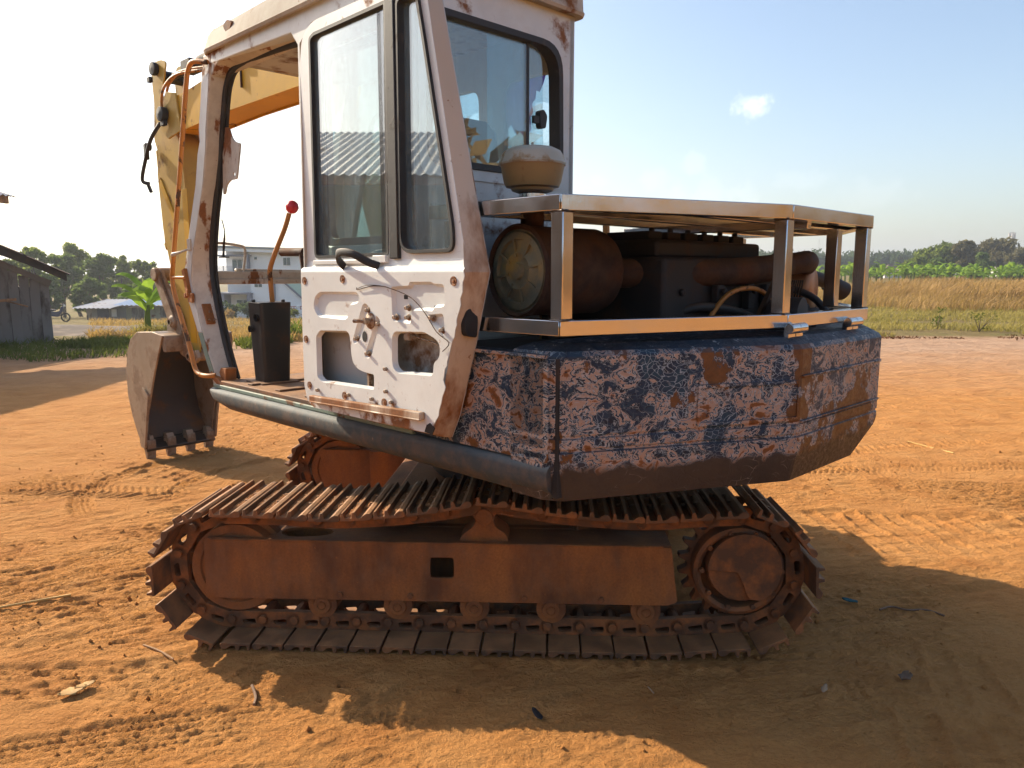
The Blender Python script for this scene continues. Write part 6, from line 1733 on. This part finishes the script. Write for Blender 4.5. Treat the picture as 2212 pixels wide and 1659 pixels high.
# ================================================================= white house beyond the waste land
M['plaster'] = worn('white_plaster', (.80, .81, .82), rust=(.5, .5, .5), lo=.62, hi=.75, scale=.8, rough=.85, dust=0, bump=.05)
M['plaster_grey'] = flat_mat('grey_plaster', (.19, .19, .23), .8)
M['balustrade'] = flat_mat('balustrade_red', (.42, .16, .15), .7)
M['green_wall'] = flat_mat('green_wall', (.42, .58, .50), .8)
M['house_roof'] = flat_mat('house_roof', (.22, .25, .27), .5)
HY = 65.0
hx = lambda cxp: 464 + cxp * .1237
hyp = lambda cyp: 518 + cyp * .1237
def hp(cx_, cy_): return unproject(hx(cx_), hyp(cy_), HY)
ho = hp(800, 1310)
GH = gz(ho.x, HY)
house = empty('white_house', (ho.x, HY, GH)); tag(house, 'two storey white house with grey trim and a balcony seen through the cab', 'house')
def hb(x0, y0, x1, y1, d0, d1, name, mat, bev=.01, parent=None):
    a, c = hp(x0, y0), hp(x1, y1)
    b = MB().box(((a.x + c.x) / 2 - ho.x, (d0 + d1) / 2, (a.z + c.z) / 2 - GH), (abs(c.x - a.x), d1 - d0, abs(a.z - c.z)))
    return b.build(name, mat, parent or house, bev)
hb(600, 195, 1900, 1260, 0, 8, 'wall', M['plaster'])
hb(140, 700, 600, 1260, 1.0, 8, 'wall', M['plaster'])
hb(85, 285, 600, 700, 1.4, 8, 'wall', M['plaster'])
hb(85, 540, 600, 640, -.3, 1.4, 'balcony_slab', M['plaster'])
hb(60, 265, 640, 290, -.4, 1.8, 'eave_slab', M['plaster_grey'])
hb(120, 150, 600, 270, .9, 8, 'wall', M['plaster'])
hb(588, 262, 626, 560, -.5, .02, 'grey_fin', M['plaster_grey'])
# sloping roof with pale fascia
a, c = hp(100, 140), hp(1920, 196)
b = MB(); b.prism([(a.x - ho.x, a.z - GH - .28), (c.x - ho.x, c.z - GH - .28), (c.x - ho.x, c.z - GH), (a.x - ho.x, a.z - GH)], lambda x, z, yv: (x, yv, z), -.7, -.4); b.build('fascia', M['plaster'], house, .01)
b = MB(); b.prism([(a.x - ho.x - .2, a.z - GH), (c.x - ho.x, c.z - GH), (c.x - ho.x, c.z - GH + .14), (a.x - ho.x - .2, a.z - GH + .18)], lambda x, z, yv: (x, yv, z), -.8, 8.5); b.build('roof', M['house_roof'], house, .01)
def win(x0, y0, x1, y1, d, mull=1, name='window'):
    f = hb(x0, y0, x1, y1, d - .05, d + .05, name, M['plaster'], .004)
    a, c = hp(x0, y0), hp(x1, y1); n_ = mull + 1; w_ = (c.x - a.x) / n_
    for i in range(n_):
        b = MB().box((a.x - ho.x + w_ * (i + .5), d - .06, (a.z + c.z) / 2 - GH), (w_ * .86, .04, abs(a.z - c.z) * .92)); b.build('pane', M['window_dark'], f)
win(690, 300, 746, 346, -.02, 0); win(1195, 310, 1325, 448, -.02, 1); win(200, 340, 390, 545, 1.36, 1, 'balcony_door')
win(312, 1060, 548, 1155, .96, 1); win(695, 770, 832, 826, -.02, 1)
rl = empty('balcony_rail', (0, 0, 0), 0, house)
for yy_ in (458, 478, 498, 518, 538): hb(-20, yy_, 596, yy_ + 7, -.32, -.28, 'rail_bar', M['plaster_grey'], 0, rl)
for xx in (-20, 165, 400, 585): hb(xx, 455, xx + 14, 545, -.34, -.27, 'rail_post', M['plaster_grey'], 0, rl)
hb(132, 925, 668, 950, -.6, 1.0, 'porch_lintel', M['plaster_grey']); hb(132, 950, 216, 1170, -.6, 1.0, 'porch_pillar', M['plaster_grey']); hb(598, 950, 672, 1170, -.6, 1.0, 'porch_pillar', M['plaster_grey'])
hb(1000, 700, 1075, 1170, -.35, .02, 'grey_fin', M['plaster_grey'])
hb(-60, 950, 132, 1250, 2.5, 8, 'annex_wall', M['plaster']); hb(-80, 925, 140, 948, 2.0, 8.2, 'annex_roof', M['house_roof']); win(48, 1068, 132, 1208, 2.46, 1)
a = hp(1235, 740); c = hp(1600, 1080)
b = MB(); b.prism([(a.x - ho.x, a.z - GH), (c.x - ho.x, a.z - GH), (c.x - ho.x, c.z - GH)], lambda x, z, yv: (x, yv, z), -.12, -.04); b.build('green_gable', M['green_wall'], house, 0)
b = MB(); b.bar((a.x - ho.x - .2, -.14, a.z - GH + .1), (c.x - ho.x, -.14, c.z - GH), .1, .14); b.build('gable_trim', M['plaster_grey'], house)
# garden wall with red balustrade panels
gw = empty('garden_wall', (ho.x, HY - 4, gz(ho.x, HY - 4))); tag(gw, 'white garden wall with red balustrade panels before the white house', 'wall')
def gwx(cx_): return unproject(hx(cx_), 600, HY - 4).x - ho.x
gtop = unproject(560, hyp(1215), HY - 4).z - gw.location.z; gpan = unproject(560, hyp(1160), HY - 4).z - gw.location.z
b = MB().box(((gwx(-80) + gwx(1800)) / 2, 0, gtop / 2 - .2), (gwx(1800) - gwx(-80), .18, gtop + .4)); b.build('wall_base', M['plaster'], gw, .01)
for x0, x1 in ((185, 408), (437, 640), (665, 880), (905, 1190), (1215, 1425), (1450, 1660)):
    b = MB().box(((gwx(x0) + gwx(x1)) / 2, 0, gpan - .03), (gwx(x1) - gwx(x0), .10, .06)).box(((gwx(x0) + gwx(x1)) / 2, 0, gtop + .03), (gwx(x1) - gwx(x0), .10, .06)); pn = b.build('balustrade', M['balustrade'], gw, .005)
    nb_ = int((gwx(x1) - gwx(x0)) / .17); b0 = None
    for i in range(nb_):
        xx = gwx(x0) + (gwx(x1) - gwx(x0)) * (i + .5) / nb_
        if b0 is None: b0 = MB().lathe([(.03, 0), (.05, .3 * (gpan - gtop)), (.03, .6 * (gpan - gtop)), (.05, gpan - gtop)], (0, 0, 0), (0, 0, 1), 8).build('baluster', M['balustrade'], pn, 0, 50); b0.location = (xx, 0, gtop)
        else: copy_of(b0, pn, (xx, 0, gtop))
for x0 in (168, 422, 652, 892, 1202, 1438):
    b = MB().box((gwx(x0), 0, (gpan + .08) / 2), (.28, .24, gpan + .08)); b.build('wall_pier', M['plaster'], gw, .01)
rg = np.random.default_rng(61)
for i, (cx_, wd_, hh_, mt, lb) in enumerate(((250, 2.6, 1.5, 'leaf_eu', 'blue green shrub before the garden wall'), (450, 3.2, 1.0, 'leaf_eu', 'spreading low shrub before the garden wall beside the console'), (180, 1.6, .7, 'dry', 'pale dry shrub at the foot of the garden wall'), (520, 1.6, .7, 'dry', 'straw coloured shrub next to the black console'), (1300, 2.4, .8, 'grass_d', 'brown weeds before the garden wall by the door'))):
    X = gwx(cx_) + ho.x; Y = HY - 7 - (3 if mt == 'dry' else 0); t = empty('shrub', (X, Y, gz(X, Y))); tag(t, lb, 'shrub')
    cs = [(wd_ * .4 * rg.normal() * .8, .4 * rg.normal(), hh_ * rg.uniform(.2, .8)) for _ in range(9)]
    co, q_ = leaf_cloud(cs, [hh_ * .4] * 9, 900, .16, rg); cloud_obj('foliage', co, q_, M[mt], t)
    b = MB()
    for c_ in cs[:5]: b.tube([(0, 0, -.1), c_], [.03, .01], 5)
    b.build('stem', M['bark'], t, 0, 60)

# ================================================================= litter on the ground
def gpt(px, py):
    cp, sp = math.cos(PITCH), math.sin(PITCH)
    a = (px - 1106) / 1661.0; b_ = -(py - 829.5) / 1661.0
    d = Vector((a, cp + b_ * sp, -sp + b_ * cp)); return Vector((0, 0, CAM_H)) + d * (-CAM_H / d.z)
def ground_h(x, y):
    X, Y = np.array([x]), np.array([y]); return float((terrain(X, Y) + micro(X, Y) + stamp_height(X, Y))[0])
M['straw'] = flat_mat('straw', (.55, .34, .10), .7)
M['twig'] = flat_mat('twig', (.20, .12, .07), .8)
M['leaf_dry'] = flat_mat('dead_leaf', (.40, .23, .07), .7)
M['feather'] = flat_mat('black_scrap', (.015, .017, .022), .6)
M['blue_rope'] = flat_mat('blue_rope', (.03, .11, .12), .8)
M['chip'] = flat_mat('wood_chip', (.42, .26, .14), .8)
def stick(name, pts, r, mat, label, cat):
    P = [gpt(*p) for p in pts]; Q = [(p.x, p.y, ground_h(p.x, p.y) + r * 1.3) for p in P]
    b = MB().tube([tuple(p) for p in catmull(Q, 4)], r, 6); o = b.build(name, mat, None, 0, 60); tag(o, label, cat); return o
stick('straw_stalk', [(-20, 1322), (60, 1308), (155, 1296)], .006, M['straw'], 'yellow straw stalk lying in the sun at the left edge', 'straw')
stick('twig', [(545, 1492), (553, 1510), (549, 1525)], .006, M['twig'], 'short dark twig at the tip of the track shadow', 'twig')
stick('twig', [(310, 1400), (345, 1415), (375, 1432)], .004, M['chip'], 'thin bent twig on the sunlit soil left of the track', 'twig')
stick('twig', [(1400, 1490), (1412, 1502)], .003, M['chip'], 'pale sliver of wood in the shadow under the track', 'twig')
stick('straw_stalk', [(1960, 955), (2010, 965), (2060, 980)], .006, M['straw'], 'long straw stalk on the soil right of the counterweight', 'straw')
stick('twig', [(1900, 1320), (1925, 1314), (1960, 1324), (2000, 1322), (2040, 1334)], .0045, M['twig'], 'frayed root lying in the shadow right of the sprocket', 'twig')
def scrap(name, px, py, size, mat, label, cat, seed, ar=2.0, curl=.3):
    rg_ = random.Random(seed); p = gpt(px, py); n_ = 9; b = MB(); a0_ = rg_.uniform(0, 3.14); rows = []
    for i in range(n_):
        t_ = i / (n_ - 1) - .5; w_ = size * .5 * math.sqrt(max(.02, 1 - (2 * t_) ** 2)) * rg_.uniform(.7, 1.1)
        for s_ in (-1, 0, 1):
            x_, y_ = t_ * size * ar, s_ * w_
            b.v.append((x_ * math.cos(a0_) - y_ * math.sin(a0_), x_ * math.sin(a0_) + y_ * math.cos(a0_), .006 + curl * size * (abs(s_) * .6 + t_ * t_ * 1.5) + rg_.uniform(0, .2) * size * curl))
    for i in range(n_ - 1):
        for s_ in (0, 1): b.f.append((3 * i + s_, 3 * i + s_ + 1, 3 * i + s_ + 4, 3 * i + s_ + 3))
    m_ = bpy.data.meshes.new(name); m_.from_pydata(b.v, [], b.f); o = link(name, m_, mat, None, 0, 60)
    sd_ = o.modifiers.new('solid', 'SOLIDIFY'); sd_.thickness = .002
    o.location = (p.x, p.y, ground_h(p.x, p.y)); tag(o, label, cat); return o
scrap('dead_leaf', 157, 1500, .065, M['leaf_dry'], 'crumpled dead leaf on the sunlit soil at lower left', 'leaf', 3, 1.5, .22)
scrap('dead_leaf', 185, 1490, .04, M['leaf_dry'], 'smaller curled leaf touching the crumpled one at lower left', 'leaf', 4, 1.8, .25)
scrap('black_scrap', 1160, 1549, .030, M['feather'], 'black scrap beside the thin strip of light in the shadow', 'scrap', 5, 2.6, .25)
scrap('blue_scrap', 1835, 1307, .035, M['blue_rope'], 'blue scrap of cloth on the soil right of the sprocket', 'scrap', 6, 2.0, .4)
scrap('wood_chip', 1780, 1501, .022, M['chip'], 'flat pale wood chip in the shadow at lower right', 'wood chip', 7, 3.2, .1)
scrap('dead_leaf', 1955, 1470, .05, M['twig'], 'dark clod of leaf in the shadow near the lower right', 'leaf', 8, 1.4, .4)
# crumbs of soil thrown about the yard (too many to count)
rg = np.random.default_rng(5); n = 5200
x = rg.uniform(-4, 5, n); y = 1.4 + 7.5 * rg.random(n) ** 1.3
keep = fbm(x, y, .6, 3, 81) + .25 * rg.random(n) > .10; x, y = x[keep], y[keep]; n = len(x)
z = terrain(x, y) + micro(x, y) + stamp_height(x, y)
r_ = (.003 + .010 * rg.random(n) ** 4)
octa = np.array([(1, 0, 0), (-1, 0, 0), (0, 1, 0), (0, -1, 0), (0, 0, 1), (0, 0, -1)], float)
co = (np.stack([x, y, z + r_ * .3], -1)[:, None, :] + octa[None] * r_[:, None, None] * (.6 + .7 * rg.random((n, 6, 1)))).reshape(-1, 3)
tri = np.array([(0, 2, 4), (2, 1, 4), (1, 3, 4), (3, 0, 4), (2, 0, 5), (1, 2, 5), (3, 1, 5), (0, 3, 5)])
m = bpy.data.meshes.new('soil_crumbs'); fast_mesh(m, co, (np.arange(n)[:, None, None] * 6 + tri[None]).reshape(-1, 3))
o = link('soil_crumbs', m, M['soil'], None, 0, 0); tag(o, 'crumbs and clods of red soil strewn over the yard', 'soil crumbs', kind='stuff')
# loose soil caught on the top run of the near track

# ================================================================= haze: even, thin air over the whole place
hb_ = MB().box((0, 1150, 17.0), (3300, 2900, 48))
hz_o = hb_.build('haze', None, None, 0, 0)
k = NT('haze'); k.t.nodes.remove(k.b)
pv = k.n('ShaderNodeVolumePrincipled'); pv.inputs['Color'].default_value = (.86, .92, 1.0, 1); pv.inputs['Density'].default_value = .0008; pv.inputs['Anisotropy'].default_value = .35
k.l(pv.outputs[0], k.out.inputs['Volume'])
hz_o.data.materials.append(k.m)
tag(hz_o, 'thin pale haze in the air over the fields', 'haze', kind='stuff')
